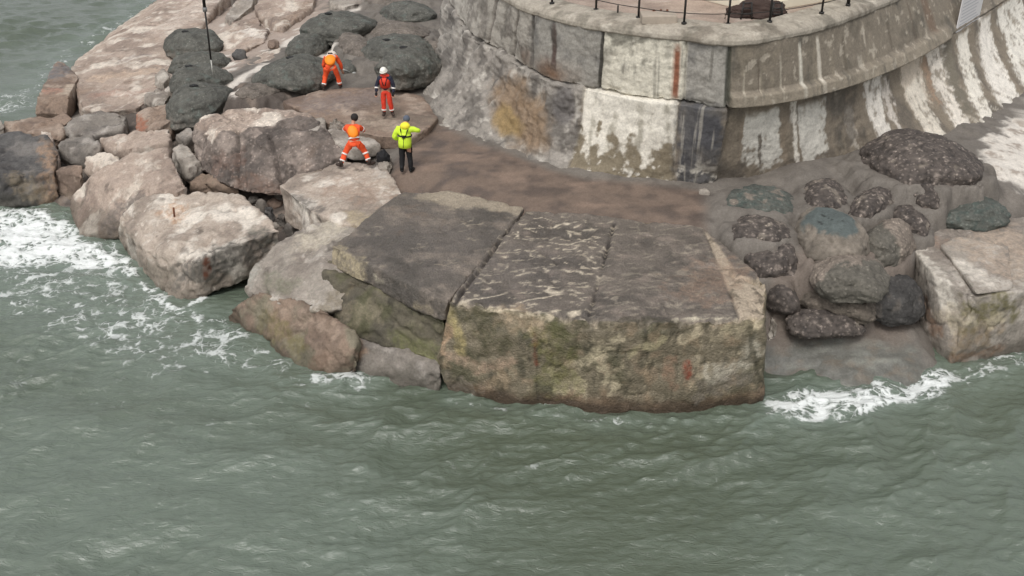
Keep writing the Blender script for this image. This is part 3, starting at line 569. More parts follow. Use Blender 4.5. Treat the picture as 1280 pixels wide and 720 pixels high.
# ---------------------------------------------------------------- main concrete block and left slab
def block_post(V, N, C, sd):
    topm = sst(2.22, 2.30, V[:, 2])*sst(.5, .8, N[:, 2])
    n1 = fbm(V, 1.0, 5, 31); n2 = fbm(V, 4.0, 5, 32)
    T = mix(np.tile(lin(106,98,90), (len(V), 1)), lin(85,79,73), sst(-.2, .5, n1+.3*n2)); T = mix(T, lin(132,120,110), sst(.1, .6, fbm(V, 2.2, 5, 33))*.6)
    Fr = mix(np.tile(lin(114,105,88), (len(V), 1)), lin(90,86,68), sst(-.1, .5, n1)); Fr = mix(Fr, lin(136,120,98), sst(.15, .6, fbm(V, 1.8, 5, 34)+.2*n2)*.8); Fr = mix(Fr, lin(70,66,54), sst(.2, .6, fbm(V*np.array([1, 1, .4]), 3, 5, 35))*.7)
    Fr = mix(Fr, lin(164,152,128), sst(.22, .42, fbm(V*np.array([1, 1, .9]), 2.6, 6, 38, .65))*.5); Fr = mix(Fr, lin(150,130,108), sst(.3, .5, fbm(V, 1.6, 6, 39, .65))*.4); Fr = mix(Fr, lin(60,57,46), sst(.25, .5, fbm(V*np.array([1, 1, .25]), 5, 5, 40))*.55)
    C = mix(Fr, T, topm)
    w = 1-sst(.12, .5, V[:, 2]+fbm(V, 1.5, 4, 36)*.3); C = mix(C, lin(112,88,70), w*.6); w = 1-sst(.08, .36, V[:, 2]+fbm(V, 2, 5, 37)*.2); C = mix(C, lin(62,52,42), w*.85)
    # expansion joint between the two panels and along the edge strip
    for a, b, wd, dp in (((567,378),(655,262),.09,.14), ((735,399),(768,279),.07,.09), ((925,396),(880,284),.07,.07), ((922,346),(958,352),.04,.02)):
        A, B = P(*a, 2.4), P(*b, 2.4); d = seg_dist(V, A, B)+fbm(V, 3, 3, 5)*.02; g = (1-sst(.01, wd, d))
        V = V-np.array([0, 0, 1])*(g*dp)[:, None]; C = mix(C, lin(46,42,40), g*.85)
    # pale hairline cracks with salt, as real crusts on the middle panel
    q = V*np.array([.55, 1.5, 1.0])+fbm(V, 1.2, 4, 41)[:, None]*.35
    f1, f2 = cells(q*np.array([1, 1, 0]), 1.3, 2); cr = (1-sst(.0, .085, f2-f1))*sst(-.1, .2, fbm(V, 2.1, 5, 42)+.06)*topm
    mid = [P(*p, 2.4) for p in [(566,376),(733,398),(768,280),(652,264)]]; wm = .25+.75*sst(-.3, .3, sdist(V, mid))
    C = mix(C, lin(196,184,164), cr*wm*1.0); C = mix(C, lin(184,172,152), sst(.34, .5, fbm(V*np.array([.6, 1.4, 1]), 5, 4, 43))*topm*wm*.8)
    strip = [P(*p, 2.4) for p in [(926,398),(960,398),(962,348),(922,342),(898,306),(879,283)]]; ws = sst(-.04, .06, sdist(V, strip))*topm
    S = mix(np.tile(lin(166,152,134), (len(V), 1)), lin(112,102,88), sst(.05, .4, fbm(V, 3, 5, 44))); C = mix(C, S, ws)
    edge = [P(*p, 2.4) for p in [(562,376),(650,388),(736,400),(830,402),(926,399),(957,396),(959,350),(922,343)]]; de = np.full(len(V), 9.0)
    for a, b in zip(edge[:-1], edge[1:]): de = np.minimum(de, seg_dist(V, a, b))
    ch = (1-sst(.0, .34, de))*np.clip(fbm(V, 2.6, 5, 47)+.12, 0, .8); V = V-np.array([0, -.35, 1.0])*(ch*.34)[:, None]; C = mix(C, lin(168,156,136), sst(.1, .4, ch)*.6)
    return V, C
FRONT = [([(700,470),(760,500),(840,505),(900,500)], .10, (72,62,50), dict(amt=.6, warp=1.4)), ([(668,400),(672,500)], .035, (58,52,42), dict(amt=.8, warp=.8)), ([(805,402),(812,470)], .03, (64,58,46), dict(amt=.7, warp=1.0)), ([(740,402),(738,440)], .05, (62,58,48), dict(amt=.6, warp=1.2)), ([(560,388),(578,430),(575,440)], .16, (160,146,104), dict(amt=.9, warp=.35)), ([(596,395),(615,425)], .40, (82,78,58), dict(amt=.8)), ([(640,392),(665,410)], .35, (158,140,116), dict(amt=.7)), ([(560,445),(600,462),(640,452)], .16, (160,138,118), dict(amt=.75, warp=.7)),
  ([(668,418),(670,455)], .07, (112,66,48), dict(amt=.7)), ([(725,455),(752,440),(775,420)], .13, (176,164,138), dict(amt=.7, warp=1.5, scale=5)), ([(745,445),(768,485)], .17, (178,166,140), dict(amt=.75, warp=1.5, scale=5)), ([(700,488),(725,480)], .18, (178,166,138), dict(amt=.7, warp=1.0)),
  ([(790,440),(830,425)], .12, (166,156,124), dict(amt=.6, warp=1.2)), ([(700,470),(690,430)], .5, (112,110,66), dict(amt=.5)), ([(590,490),(570,480)], .35, (134,124,112), dict(amt=.6)), ([(855,425),(872,415)], .17, (186,172,146), dict(amt=.9, warp=.5)),
  ([(856,455),(862,468)], .14, (122,64,46), dict(amt=.9)), ([(835,450),(840,480)], .18, (140,112,92), dict(amt=.6)), ([(890,470),(925,455),(940,435)], .28, (176,168,152), dict(amt=.75, warp=1.0)), ([(905,415),(945,405)], .15, (170,158,132), dict(amt=.7, warp=1.0)),
  ([(880,490),(940,470)], .25, (116,108,98), dict(amt=.6)), ([(780,402),(860,406)], .18, (62,58,44), dict(amt=.7, warp=.9)), ([(935,410),(948,480)], .09, (64,60,46), dict(amt=.8)), ([(690,405),(710,425)], .3, (70,70,46), dict(amt=.6)), ([(560,400),(548,425)], .2, (164,138,112), dict(amt=.8)),
  ([(600,385),(690,398)], .07, (196,182,158), dict(amt=.8, warp=1.2)), ([(840,400),(920,398)], .06, (200,190,168), dict(amt=.7, warp=1.5)), ([(880,360),(905,340)], .8, (142,118,100), dict(amt=.45)), ([(600,340),(660,330)], 1.2, (92,86,82), dict(amt=.5))]
rock('main concrete block with cracked dark top and olive front rising from the sea', 'slab',
  [(562,376,2.4),(650,388,2.4),(736,400,2.4),(830,402,2.4),(926,399,2.4),(957,396,2.4),(959,350,2.4),(922,343,2.4),(905,310,2.4),(880,281,2.42),(768,275,2.42),(648,259,2.42)],
  [(545,448,.9),(558,492,-.15),(640,512,-.2),(760,524,-.2),(860,522,-.2),(955,510,-.2)], name='concrete_block', cat='concrete block', group='concrete blocks at the water', mat=M_SLAB, voxel=.045, smooth=4, amp=.5, drop=2.8, wetz=-1, post=block_post, stains=FRONT)
def slab_post(V, N, C, sd):
    f1, f2 = cells((V*np.array([.5, 1.4, 0])+fbm(V, 1.1, 4, 51)[:, None]*.3), 1.2, 9); top = sst(2.2, 2.3, V[:, 2])*sst(.5, .8, N[:, 2])
    cr = (1-sst(0, .05, f2-f1))*top*sst(.15, .4, fbm(V, .9, 4, 52)); C = mix(C, lin(168,156,138), cr*.7)
    back = [P(*p, 2.4) for p in [(480,232),(560,228),(665,262),(640,272),(530,256)]]; C = mix(C, lin(158,146,128), sst(-.05, .35, sdist(V, back)+fbm(V, 2, 5, 53)*.5)*top*.75)
    side = [P(*p, 2.3) for p in [(395,300),(430,345),(432,352),(398,345)]]
    return V, C
rock('dark grey concrete slab left of the main block, its front edge overhanging', 'slab',
  [(413,306,2.36),(480,338,2.37),(560,377,2.36),(650,268,2.43),(656,259,2.43),(560,238,2.43),(500,240,2.43),(470,262,2.4)],
  [(412,332,1.85),(452,352,1.8),(500,378,1.8),(552,402,1.8)], name='concrete_slab', cat='concrete slab', group='concrete blocks at the water', mat=M_SLAB, voxel=.045, smooth=4, amp=.42, drop=.6, wetz=-1, post=slab_post,
  stains=[([(410,318),(446,340)], .40, (156,144,120), dict(amt=1.0, warp=.7)), ([(470,348),(478,352)], .10, (200,190,168), dict(amt=.8)), ([(460,345),(550,390)], .25, (74,69,64), dict(amt=.7)), ([(520,380),(540,388)], .12, (150,138,116), dict(amt=.6)), ([(500,290),(560,310)], 1.2, (94,88,83), dict(amt=.5))])

# ---------------------------------------------------------------- round sea wall
ST = [((592,-60),(558,-5),(520,112),5.0,3.0), ((598,-34),(583,34),(538,150),5.05,2.85), ((632,-9),(622,60),(590,190),5.0,2.65), ((690,14),(690,98),(660,222),5.0,2.45), ((750,26),(745,109),(718,236),5.0,2.38), ((802,33),(798,120),(780,242),5.0,2.38), ((855,38),(850,126),(842,244),5.0,2.38), ((910,44),(905,133),(885,242),5.0,2.42),
      ((955,41),(953,130),(945,232),5.0,2.55), ((1000,33),(1000,122),(1000,220),5.0,2.75), ((1042,22),(1047,110),(1050,208),5.0,2.85), ((1080,8),(1090,95),(1105,190),5.0,2.95), ((1130,-13),(1145,70),(1175,176),5.0,2.95), ((1180,-42),(1205,33),(1240,152),5.0,2.95), ((1225,-75),(1262,-4),(1300,108),5.0,2.95), ((1270,-112),(1320,-50),(1360,60),5.0,2.95)]
SS = np.array([s[1][0] for s in ST], float)
RIM = np.array([P(*s[0], 7.0) for s in ST]); LED = np.array([P(*s[1], s[3]) for s in ST]); BAS = np.array([P(*s[2], s[4]-.35) for s in ST])
def cr(tab, s):
    "smooth interpolation along the wall stations"
    s = np.clip(s, SS[0], SS[-1]-1e-6); i = np.clip(np.searchsorted(SS, s, 'right')-1, 0, len(SS)-2)
    m = np.gradient(tab, SS, axis=0); h = (SS[i+1]-SS[i])[:, None]; t = ((s-SS[i])/(SS[i+1]-SS[i]))[:, None]
    return (2*t**3-3*t**2+1)*tab[i]+(t**3-2*t**2+t)*h*m[i]+(-2*t**3+3*t**2)*tab[i+1]+(t**3-t**2)*h*m[i+1]
def wall_frame(s):
    R, Lg, B = cr(RIM, s), cr(LED, s), cr(BAS, s)
    d = cr(LED, s+1.5)-cr(LED, s-1.5); d[:, 2] = 0; d /= np.linalg.norm(d, axis=1)[:, None]
    n = np.c_[d[:, 1], -d[:, 0], np.zeros(len(s))]           # outwards
    return R, Lg, B, n
def wall_cols(V, S, T, part):
    N = len(V); n1 = fbm(V, 1.0, 5, 61); n2 = fbm(V, 4.2, 5, 62); vs = fbm(np.c_[S*.06, S*0, V[:, 2]*.55], 1.0, 4, 63); vf = fbm(np.c_[S*.22, S*0, V[:, 2]*.5], 1.0, 4, 64)
    def box(a, b, e=3): return sst(a-e, a+e, S+vs*3)*(1-sst(b-e, b+e, S+vs*3))
    if part == 'coping':
        C = mix(np.tile(lin(160,152,139), (N, 1)), lin(128,120,108), sst(0, .5, n1+.4*n2)); C = mix(C, lin(186,178,164), sst(.2, .6, fbm(V, 2, 5, 65))*.7); C = mix(C, lin(100,95,84), sst(.1, .5, fbm(V, 1.4, 5, 75))*.6); return C
    if part == 'upper':
        C = np.tile(lin(126,117,104), (N, 1)); C = mix(C, lin(104,97,86), sst(-.1, .5, n1+.3*vs)); C = mix(C, lin(142,132,116), sst(.1, .6, vs+.3*n2)*.6)
        g = mix(np.tile(lin(150,146,138), (N, 1)), lin(122,119,114), sst(-.1, .5, n1+.3*n2)); C = mix(C, g, 1-sst(905, 912, S))
        g = mix(np.tile(lin(168,162,152), (N, 1)), lin(132,126,118), sst(0, .5, n1+.5*n2)); C = mix(C, g, 1-sst(655, 668, S))
        w = mix(np.tile(lin(206,200,184), (N, 1)), lin(168,163,150), sst(.0, .5, n1*.7+vs*.6+.2*n2)); w = mix(w, lin(140,136,124), sst(.2, .6, fbm(V, 2.5, 5, 66)+.35-T*1.2)); C = mix(C, w, box(750, 853, 1.2))
        C = mix(C, lin(112,88,70), sst(0, .3, .28-np.hypot((S-690)/55, (T-.92)/.38)*.28+n1*.12)*(1-sst(742, 748, S)))
        for s0, wd, cc, a, t0, t1 in [(693,3,(70,52,46),.9,.12,.8),(749,2.2,(60,58,52),.9,0,1),(843,3.2,(110,58,42),.95,.15,.93),(843,6,(150,100,72),.5,.1,1),(855,1.5,(190,184,170),.6,0,1),(908,5,(66,68,58),.8,.05,1),(886,2,(84,80,72),.6,.1,.6),(610,2,(96,90,84),.7,0,1),(640,2,(90,84,78),.7,0,1),(664,2.5,(84,80,76),.7,0,1),
                                      (929,1.5,(176,168,152),.6,.45,1),(950,1.5,(176,166,150),.6,.5,1),(976,1.6,(186,178,162),.7,.3,1),(1002,2.4,(206,200,186),.95,.15,1),(1026,2,(200,192,178),.9,.1,1),(948,1.6,(84,74,64),.6,.3,.8),(1060,2,(90,82,70),.5,.2,.9),(1078,2.5,(176,168,154),.6,.6,1),(1088,1.6,(186,176,160),.6,.1,.5),(1120,2,(80,72,62),.5,.2,.7),(1150,2,(92,80,68),.5,.1,.8),(1172,5,(110,88,72),.6,.0,.8),(1215,1.5,(96,84,72),.5,.0,1)]:
            m = (1-sst(wd*.5, wd*1.15, np.abs(S+vf*1.6-s0)))*sst(t0-.08, t0+.08, T+n2*.1)*(1-sst(t1-.1, t1+.08, T+n2*.1)); C = mix(C, lin(*cc), m*a)
        C = mix(C, lin(150,140,124), sst(.78, .84, T)*sst(912, 918, S)*(1-sst(1180, 1192, S))*.6)
        C = mix(C, lin(196,186,170), sst(.34, .5, fbm(V, 3.2, 4, 67))*sst(912, 940, S)*.45)
        C = mix(C, lin(86,83,76), sst(.15, .55, vf*.8+n1*.35)*sst(-.1, .3, n1)*.55)
        return C
    C = np.tile(lin(126,116,102), (N, 1)); C = mix(C, lin(100,93,84), sst(-.1, .5, n1+.4*vs)); C = mix(C, lin(146,132,114), sst(.1, .6, vs)*.5)
    r = mix(np.tile(lin(142,136,128), (N, 1)), lin(104,99,93), sst(-.15, .4, n1+.5*n2)); r = mix(r, lin(188,182,172), sst(.2, .6, fbm(V*np.array([1.4,1.4,.7]), 1.6, 5, 68))*.75); r = mix(r, lin(84,80,75), sst(.35, .65, fbm(V, 1.9, 5, 69))*.6)
    C = mix(C, r, 1-sst(728, 738, S+n2*6))
    m = (1-sst(.55, 1.0, np.hypot((S-665)/48, (T-.45)/.38)+n1*.45))*.8; C = mix(C, lin(130,108,84), m); m = (1-sst(.4, .9, np.hypot((S-650)/24, (T-.62)/.2)+n1*.4)); C = mix(C, lin(142,120,78), m*.7)
    m = (1-sst(.5, .9, np.hypot((S-708)/20, (T-.22)/.28)+n1*.25)); C = mix(C, lin(98,94,92), m*.8)
    w = mix(np.tile(lin(214,208,195), (N, 1)), lin(172,166,152), sst(.1, .6, vs+.4*n2)); w = mix(w, lin(124,114,96), sst(.45, .62, T+fbm(V, 2.4, 5, 70)*.42)); w = mix(w, lin(206,200,188), sst(.25, .5, fbm(V, 3.6, 5, 71))*sst(.5, .7, T))
    C = mix(C, w, box(732, 848, 2))
    d = mix(np.tile(lin(90,88,87), (N, 1)), lin(120,116,110), sst(.0, .6, vs*.8+vf*.5+(T-.5)*.7)); d = mix(d, lin(68,68,72), sst(.1, .5, -n1+.3-T*.5)*.7); d = mix(d, lin(196,190,178), sst(.2, .5, fbm(V, 3.3, 5, 72)+.12)*sst(.45, .8, T)); d = mix(d, lin(160,155,145), sst(.2, .5, vf)*.6)
    C = mix(C, d, sst(842, 856, S+vs*6+n2*7)*(1-sst(900, 916, S+vs*6+n2*7))*(1-.5*sst(.1, .6, n1)))
    for a, b, t0, t1, cc in [(941,982,.06,.72,(200,196,186)),(958,963,.3,.75,(96,88,78)),(1000,1006,.0,.95,(214,208,196)),(1006,1040,.12,.86,(198,194,184)),(1052,1060,.1,.8,(104,98,88)),(1066,1072,.3,.9,(170,162,150)),(1093,1109,.05,.98,(214,208,198)),(1112,1121,.12,.9,(196,188,178)),(1136,1160,.0,.6,(190,178,162)),(1138,1156,.35,.98,(206,198,184)),(1162,1168,.1,.7,(150,128,108)),(1170,1184,.0,1.0,(214,206,194)),(1186,1193,.1,.9,(110,104,92)),(1197,1211,.0,1.02,(216,210,198)),(1222,1239,.0,1.02,(218,212,202)),(1249,1275,.0,1.02,(216,211,200)),(1283,1300,0,1,(214,208,196))]:
        e = 1.6; m = sst(a-e, a+e, S+vs*4+n2*4+vf*3)*(1-sst(b-e, b+e, S-vs*4+n2*4-vf*3+(T-.4)*2))*sst(t0-.03, t0+.05, T+n1*.1)*(1-sst(t1-.06, t1+.05, T+n1*.16+n2*.1)); C = mix(C, mix(np.tile(lin(*cc), (N, 1)), lin(146,137,124), sst(.12, .55, n1*.5+n2*.6+vf*.35)), m*.95)
    C = mix(C, lin(176,168,154), sst(.3, .6, fbm(V, 3, 5, 73)+(T-.9)*1.5)*sst(.7, .95, T)*.7)
    C = mix(C, lin(92,86,78), sst(1045, 1052, S+n2*5)*(1-sst(1078, 1084, S+n2*5))*sst(.2, .6, fbm(V, 2, 4, 74)+.4)*.7)
    return C
def build_wall():
    root = empty('sea_wall', (6.5, 26.6, 2.3)); tag(root, 'high curved concrete sea wall with coping, stained panels and white streaked flare', 'sea wall')
    org = np.array(root.location); s = np.linspace(SS[0], SS[-1], 620); R, Lg, B, n = wall_frame(s); ns = len(s)
    right = sst(909, 914, s); lipend = 1-sst(1183, 1193, s); lip = right*lipend
    def emit(name, rows, T, part, disp, parent=root):
        V = np.concatenate(rows); S = np.tile(s, len(rows)); TT = np.repeat(np.asarray(T, float), ns); Fc = grid_faces(len(rows), ns)[:, ::-1]
        Nn = vnormals(V, Fc)
        if (Nn*np.tile(n, (len(rows), 1))).sum(1).mean()+Nn[:, 2].mean() < 0: Fc = Fc[:, ::-1]; Nn = -Nn
        V = V+Nn*disp(V, S, TT)[:, None]; C = wall_cols(V, S, TT, part)
        return mk(name, V-org, Fc, M_CONC, parent=parent, col=C)
    # coping: a wide weathered cap that falls to the sea side
    chip = fbm(np.c_[s*.05, s*0, s*0], 1, 5, 80)
    prof = [(-1.05, -.30), (-1.0, .02), (-.95, .10), (-.7, .09), (-.45, .06), (-.25, .03), (-.1, -.02), (-.02, -.08), (.03, -.16), (.03, -.26), (-.02, -.30)]
    fine = []
    for (a, b), (c, d) in zip(prof[:-1], prof[1:]): fine += [(a+(c-a)*k/5, b+(d-b)*k/5) for k in range(5)]
    emit('coping', [R+n*o+np.array([0, 0, z]) for o, z in fine], np.linspace(0, 1, len(fine)), 'coping', lambda V, S, T: fbm(V, 3, 4, 81)*.02+fbm(V, .8, 3, 82)*.03)
    up = []; Tu = np.linspace(0, 1, 64); t0 = R+np.array([0, 0, -.24])-n*.02
    for t in Tu:
        q = t0*(1-t)+Lg*t; q = q+n*(.16*sst(.76, .84, t)*lip)[:, None]; up.append(q)
    Tu = list(Tu)
    for k in (.35, .7, 1.0): up.append(Lg+n*(.16*lip*(1-k)-(.22*lip+.16)*k)[:, None]-np.array([0, 0, .05])*(.5+k)); Tu.append(1.0)
    def du(V, S, T):
        left = 1-sst(905, 912, S); g = (fbm(V, 1.3, 4, 83)*.05+fbm(V, 5, 4, 84)*.018)*(.45+.8*left)
        for j in (610, 640, 664, 749, 854, 909): g = g-(1-sst(.6, 2.2, np.abs(S-j+fbm(V, 1.5, 3, 85)*1.5)))*.07
        return g-.05*left*sst(.9, 1.0, T)*sst(-.2, .3, fbm(V, 2, 4, 86))
    emit('parapet', up, Tu, 'upper', du)
    lo = []; Tl = np.linspace(0, 1, 96); left = 1-right
    for t in Tl:
        h = t**2.1*.8+t*.2; top = Lg-n*(.24*lip)[:, None]+n*(.10*left)[:, None]-np.array([0, 0, .10])
        q = top*(1-h)[..., None] + B*h if np.ndim(h) else top*(1-h)+B*h
        q[:, 2] = top[:, 2]*(1-t)+B[:, 2]*t; lo.append(q)
    # a rounded shoulder so the lower course starts inside the upper one
    lo = [lo[0]-n*.35+np.array([0, 0, .10]), lo[0]-n*.20+np.array([0, 0, .05]), lo[0]-n*.05+np.array([0, 0, .02])]+lo; Tl = [0, 0, 0]+list(Tl)
    def dl(V, S, T):
        rough = 1-sst(722, 742, S); g = fbm(V, 1.1, 4, 87)*.05+fbm(V, 4, 4, 88)*.02+rough*(fbm(V, .8, 4, 89)*.20+ridged(V, 1.2, 4, 90)*.14-.06+fbm(V, 3.5, 4, 91)*.06)
        g = g+(1-rough)*(1-sst(905, 915, S))*sst(.55, .9, T)*(.10*fbm(V, 2.2, 5, 92)+.05)
        for j in (733, 849, 911): g = g-(1-sst(.6, 2.4, np.abs(S-j+fbm(V, 1.5, 3, 93)*2)))*.06
        return g+sst(.9, 1.0, T)*.06*fbm(V, 2.5, 4, 94)
    emit('wall_flare', lo, Tl, 'lower', dl)
    return root
build_wall()

# terrace behind the coping
def terrace():
    s = np.linspace(SS[0], SS[-1], 80); R, Lg, B, n = wall_frame(s); rows = []
    A = R-n*.98; A[:, 2] = 6.92
    c = np.array([8.5, 39.5, 6.92]); T = np.linspace(0, 1, 60)
    for t in T: rows.append(A*(1-t)+c*t)
    V = np.concatenate(rows); n1 = fbm(V, .9, 5, 101); C = mix(np.tile(lin(160,143,130), (len(V), 1)), lin(138,122,111), sst(-.1, .5, n1)); C = mix(C, lin(190,178,166), sst(.2, .6, fbm(V, 1.4, 4, 102))*.5)
    o = mk('terrace', V, grid_faces(len(rows), len(s)), M_CONC, col=C); tag(o, kind='structure')
    me = o.data
terrace()

# ---------------------------------------------------------------- small modelling helpers
def ellipsoid(c, r, rot=None, sub='S'):
    S, Fc = (ICS_V, ICS_F); V = S*np.array(r)
    if rot is not None: V = V@np.array(rot).T
    return V+np.array(c), [list(f) for f in Fc]
def box(c, d, rot=None, bev=.0):
    bm = bmesh.new(); bmesh.ops.create_cube(bm, size=1.0)
    for v in bm.verts: v.co = Vector((v.co.x*d[0], v.co.y*d[1], v.co.z*d[2]))
    if bev: bmesh.ops.bevel(bm, geom=bm.edges[:], offset=bev, segments=3, profile=.6, affect='EDGES')
    V = np.array([v.co[:] for v in bm.verts]); Fc = [[v.index for v in f.verts] for f in bm.faces]; bm.free()
    if rot is not None: V = V@np.array(rot).T
    return V+np.array(c), Fc
def tube(pts, r, n=8):
    pts = [np.array(p, float) for p in pts]; rr = r if isinstance(r, (list, tuple)) else [r]*len(pts); V = []; Fc = []
    for i, p in enumerate(pts):
        d = pts[min(i+1, len(pts)-1)]-pts[max(i-1, 0)]; d /= np.linalg.norm(d)
        a = np.cross(d, [0, 0, 1]) if abs(d[2]) < .9 else np.cross(d, [0, 1, 0]); a /= np.linalg.norm(a); b = np.cross(d, a)
        V += [p+rr[i]*(a*math.cos(2*math.pi*k/n)+b*math.sin(2*math.pi*k/n)) for k in range(n)]
    for i in range(len(pts)-1):
        for k in range(n): Fc.append([i*n+k, i*n+(k+1) % n, (i+1)*n+(k+1) % n, (i+1)*n+k])
    Fc.append(list(range(n))[::-1]); Fc.append([(len(pts)-1)*n+k for k in range(n)])
    return np.array(V), Fc
def ring(c, rx, ry, w, t, ax=(0, 0, 1)):
    "a flat band round a limb or the trunk"
    ax = np.array(ax, float); ax /= np.linalg.norm(ax); a = np.cross(ax, [0, 1, 0]) if abs(ax[1]) < .9 else np.cross(ax, [1, 0, 0]); a /= np.linalg.norm(a); b = np.cross(ax, a); n = 28
    V = []; Fc = []
    for k in range(n):
        u = math.cos(2*math.pi*k/n); v = math.sin(2*math.pi*k/n)
        for (e, h) in ((0, -w/2), (t, -w/2), (t, w/2), (0, w/2)): V.append(np.array(c)+a*u*(rx+e)+b*v*(ry+e)+ax*h)
    for k in range(n):
        for j in range(4): Fc.append([k*4+j, ((k+1) % n)*4+j, ((k+1) % n)*4+(j+1) % 4, k*4+(j+1) % 4])
    return np.array(V), Fc
def join(*ms):
    V = []; Fc = []; o = 0
    for v, f in ms: V.append(np.array(v)); Fc += [[i+o for i in q] for q in f]; o += len(v)
    return np.concatenate(V), Fc
def part(name, vf, mat, parent, smooth=True, label=None):
    o = mk(name, vf[0], vf[1], mat, parent=parent, smooth=smooth)
    if label: o['label'] = label
    return o

# ---------------------------------------------------------------- railing, plinth, notice, scrap, tower
M_IRON = plain('dark_iron', (48,46,44), .6, .5, 30, .3); M_RUST = plain('rusty_iron', (104,64,44), .85, .8, 25); M_WHITE = plain('notice_white', (216,214,214), .45, .08, 6)
M_GREYTXT = plain('grey_print', (182,182,186), .6, .1); M_CREAM = plain('cream_paint', (218,210,190), .6, .15, 3); M_BROWN = plain('tarry_brown', (62,48,42), .85, .7, 9); M_PLINTH = plain('stained_cement', (166,154,140), .85, .5, 7)
def railing():
    posts = [(690,4),(745,12),(798,22),(855,29),(910,30),(962,27),(1027,16),(1060,6),(1105,-14),(1150,-36)]
    B = [P(x, y, 7.08) for x, y in posts]; c = B[4].copy(); r = empty('railing', tuple(c)); tag(r, 'dark iron post and wire railing along the top of the sea wall', 'railing')
    for i, b in enumerate(B):
        q = b-c
        o = part('post', join(tube([q, q+np.array([0, 0, 1.12])], .032 if i != 7 else .055), tube([q-np.array([0, 0, .02]), q+np.array([0, 0, .03])], .075, 10)), M_IRON, r)
        part('finial', ellipsoid(q+np.array([0, 0, 1.13]), (.045, .045, .045)), M_IRON, o)
    for h in (.28, .66, 1.08):
        pts = []
        for a, b in zip(B[:-1], B[1:]):
            for k in range(6): t = k/6; pts.append(a*(1-t)+b*t-c+np.array([0, 0, h-.02*4*t*(1-t)*(h < 1)]))
        pts.append(B[-1]-c+np.array([0, 0, h])); part('rail', tube(pts, .012 if h < 1 else .02, 6), M_IRON, r)
    q = P(772, 19, 7.02); o = part('iron_stub', tube([q, q+np.array([0, 0, .28])], .025), M_IRON, None); tag(o, 'short iron stub sticking up between two railing posts', 'iron stub')
railing()
def plinth():
    c = P(824, 30, 7.02); V, Fc = box((0, .25, .12), (.98, .62, .24), bev=.03); V = V+fbm(V+c, 4, 3, 5)[:, None]*.012
    o = mk('plinth', V+c, Fc, M_PLINTH, smooth=False); tag(o, 'low cement plinth with rust marks on the coping beside a railing post', 'plinth')
    for dx in (-.1, .1, .28): part('rusty_bolt', join(tube([(dx, .28, .22), (dx, .28, .29)], .03, 8), ellipsoid((dx, .28, .242), (.09, .07, .006))), M_RUST, o)
    o.data.update()
plinth()
def wall_pt(s, t, out=0.0):
    R, Lg, B, n = wall_frame(np.array([float(s)])); R = R+np.array([0, 0, -.24]); return (R*(1-t)+Lg*t+n*out)[0], n[0]
def notice():
    # board hung on the parapet
    a, n = wall_pt(1207, .80, .17); b = a
    best = None
    x, y, _ = proj(np.array([a, b]))
    base = (a+b)/2; u = np.cross([0, 0, 1.0], n); u /= np.linalg.norm(u); w = np.array([0, 0, 1.0])
    # find width/height from the photo corners on the wall plane
    def onplane(px, py):
        d = P(px, py, 0)-np.array([0, 0, CH]); nn = np.cross(u, w); t = ((base+nn*.0-np.array([0, 0, CH]))@nn)/(d@nn); return np.array([0, 0, CH])+d*t
    q = [onplane(*p) for p in ((1193,46),(1222,28),(1223,-8),(1193,9))]; W = np.linalg.norm(q[1]-q[0]); Hh = .97*np.linalg.norm(q[3]-q[0])
    ux = (q[1]-q[0])/W; uz = np.array([0, 0, 1.0]); uz -= ux*(uz@ux); uz /= np.linalg.norm(uz); c = (q[0]+q[1])/2+uz*Hh/2; nn = np.cross(ux, uz); nn = nn if nn@n > 0 else -nn
    R = np.array([ux, nn, uz]).T; cc = c+nn*.01
    o = mk('notice_board', *[(lambda V, Fc: (V, Fc))(*box((0, 0, 0), (W, .03, Hh), R, .004))][0], M_WHITE, smooth=False, origin=np.zeros(3)); o.location = cc
    tag(o, 'white printed notice board fixed to the sea wall at upper right', 'notice board')
    rows = []
    for k in range(9):
        wd = W*(.55 if k == 0 else random.uniform(.62, .82)); rows.append(box(R@np.array([-(W*.84-wd)/2 if k else 0, .0175, Hh*(.38-k*.088)]), (wd, .004, Hh*(.024 if k else .045)), R))
    part('printed_lines', join(*rows), M_GREYTXT, o, smooth=False)
    for sx in (-1, 1):
        for sz in (-1, 1): part('bolt', ellipsoid(R@np.array([sx*W*.46, .018, sz*Hh*.46]), (.02, .02, .02)), M_IRON, o)
notice()
def scrap():
    c = P(953, 25, 6.92)+np.array([0, .55, 0]); r = empty('scrap_heap', tuple(c)); tag(r, 'low dark brown tarred heap with small iron frames behind the railing', 'heap')
    V = ICO_V*np.array([.9, .45, .42]); V[:, 2] = np.maximum(V[:, 2], -.02); V = V*(1+.22*fbm(ICO_V, 1.8, 4, 7)[:, None]); V[:, 2] += .04
    part('heap_mound', (V, [list(f) for f in ICO_F]), M_BROWN, r)
    for x0 in (-.45, .42):
        m = [tube([(x0-.16, -.48, 0), (x0-.1, -.40, .48)], .025), tube([(x0+.16, -.48, 0), (x0+.12, -.40, .48)], .025)]
        for z in (.14, .3, .45): m.append(tube([(x0-.14, -.46+z*.12, z), (x0+.14, -.46+z*.12, z)], .02))
        part('iron_frame', join(*m), M_IRON, r)
scrap()
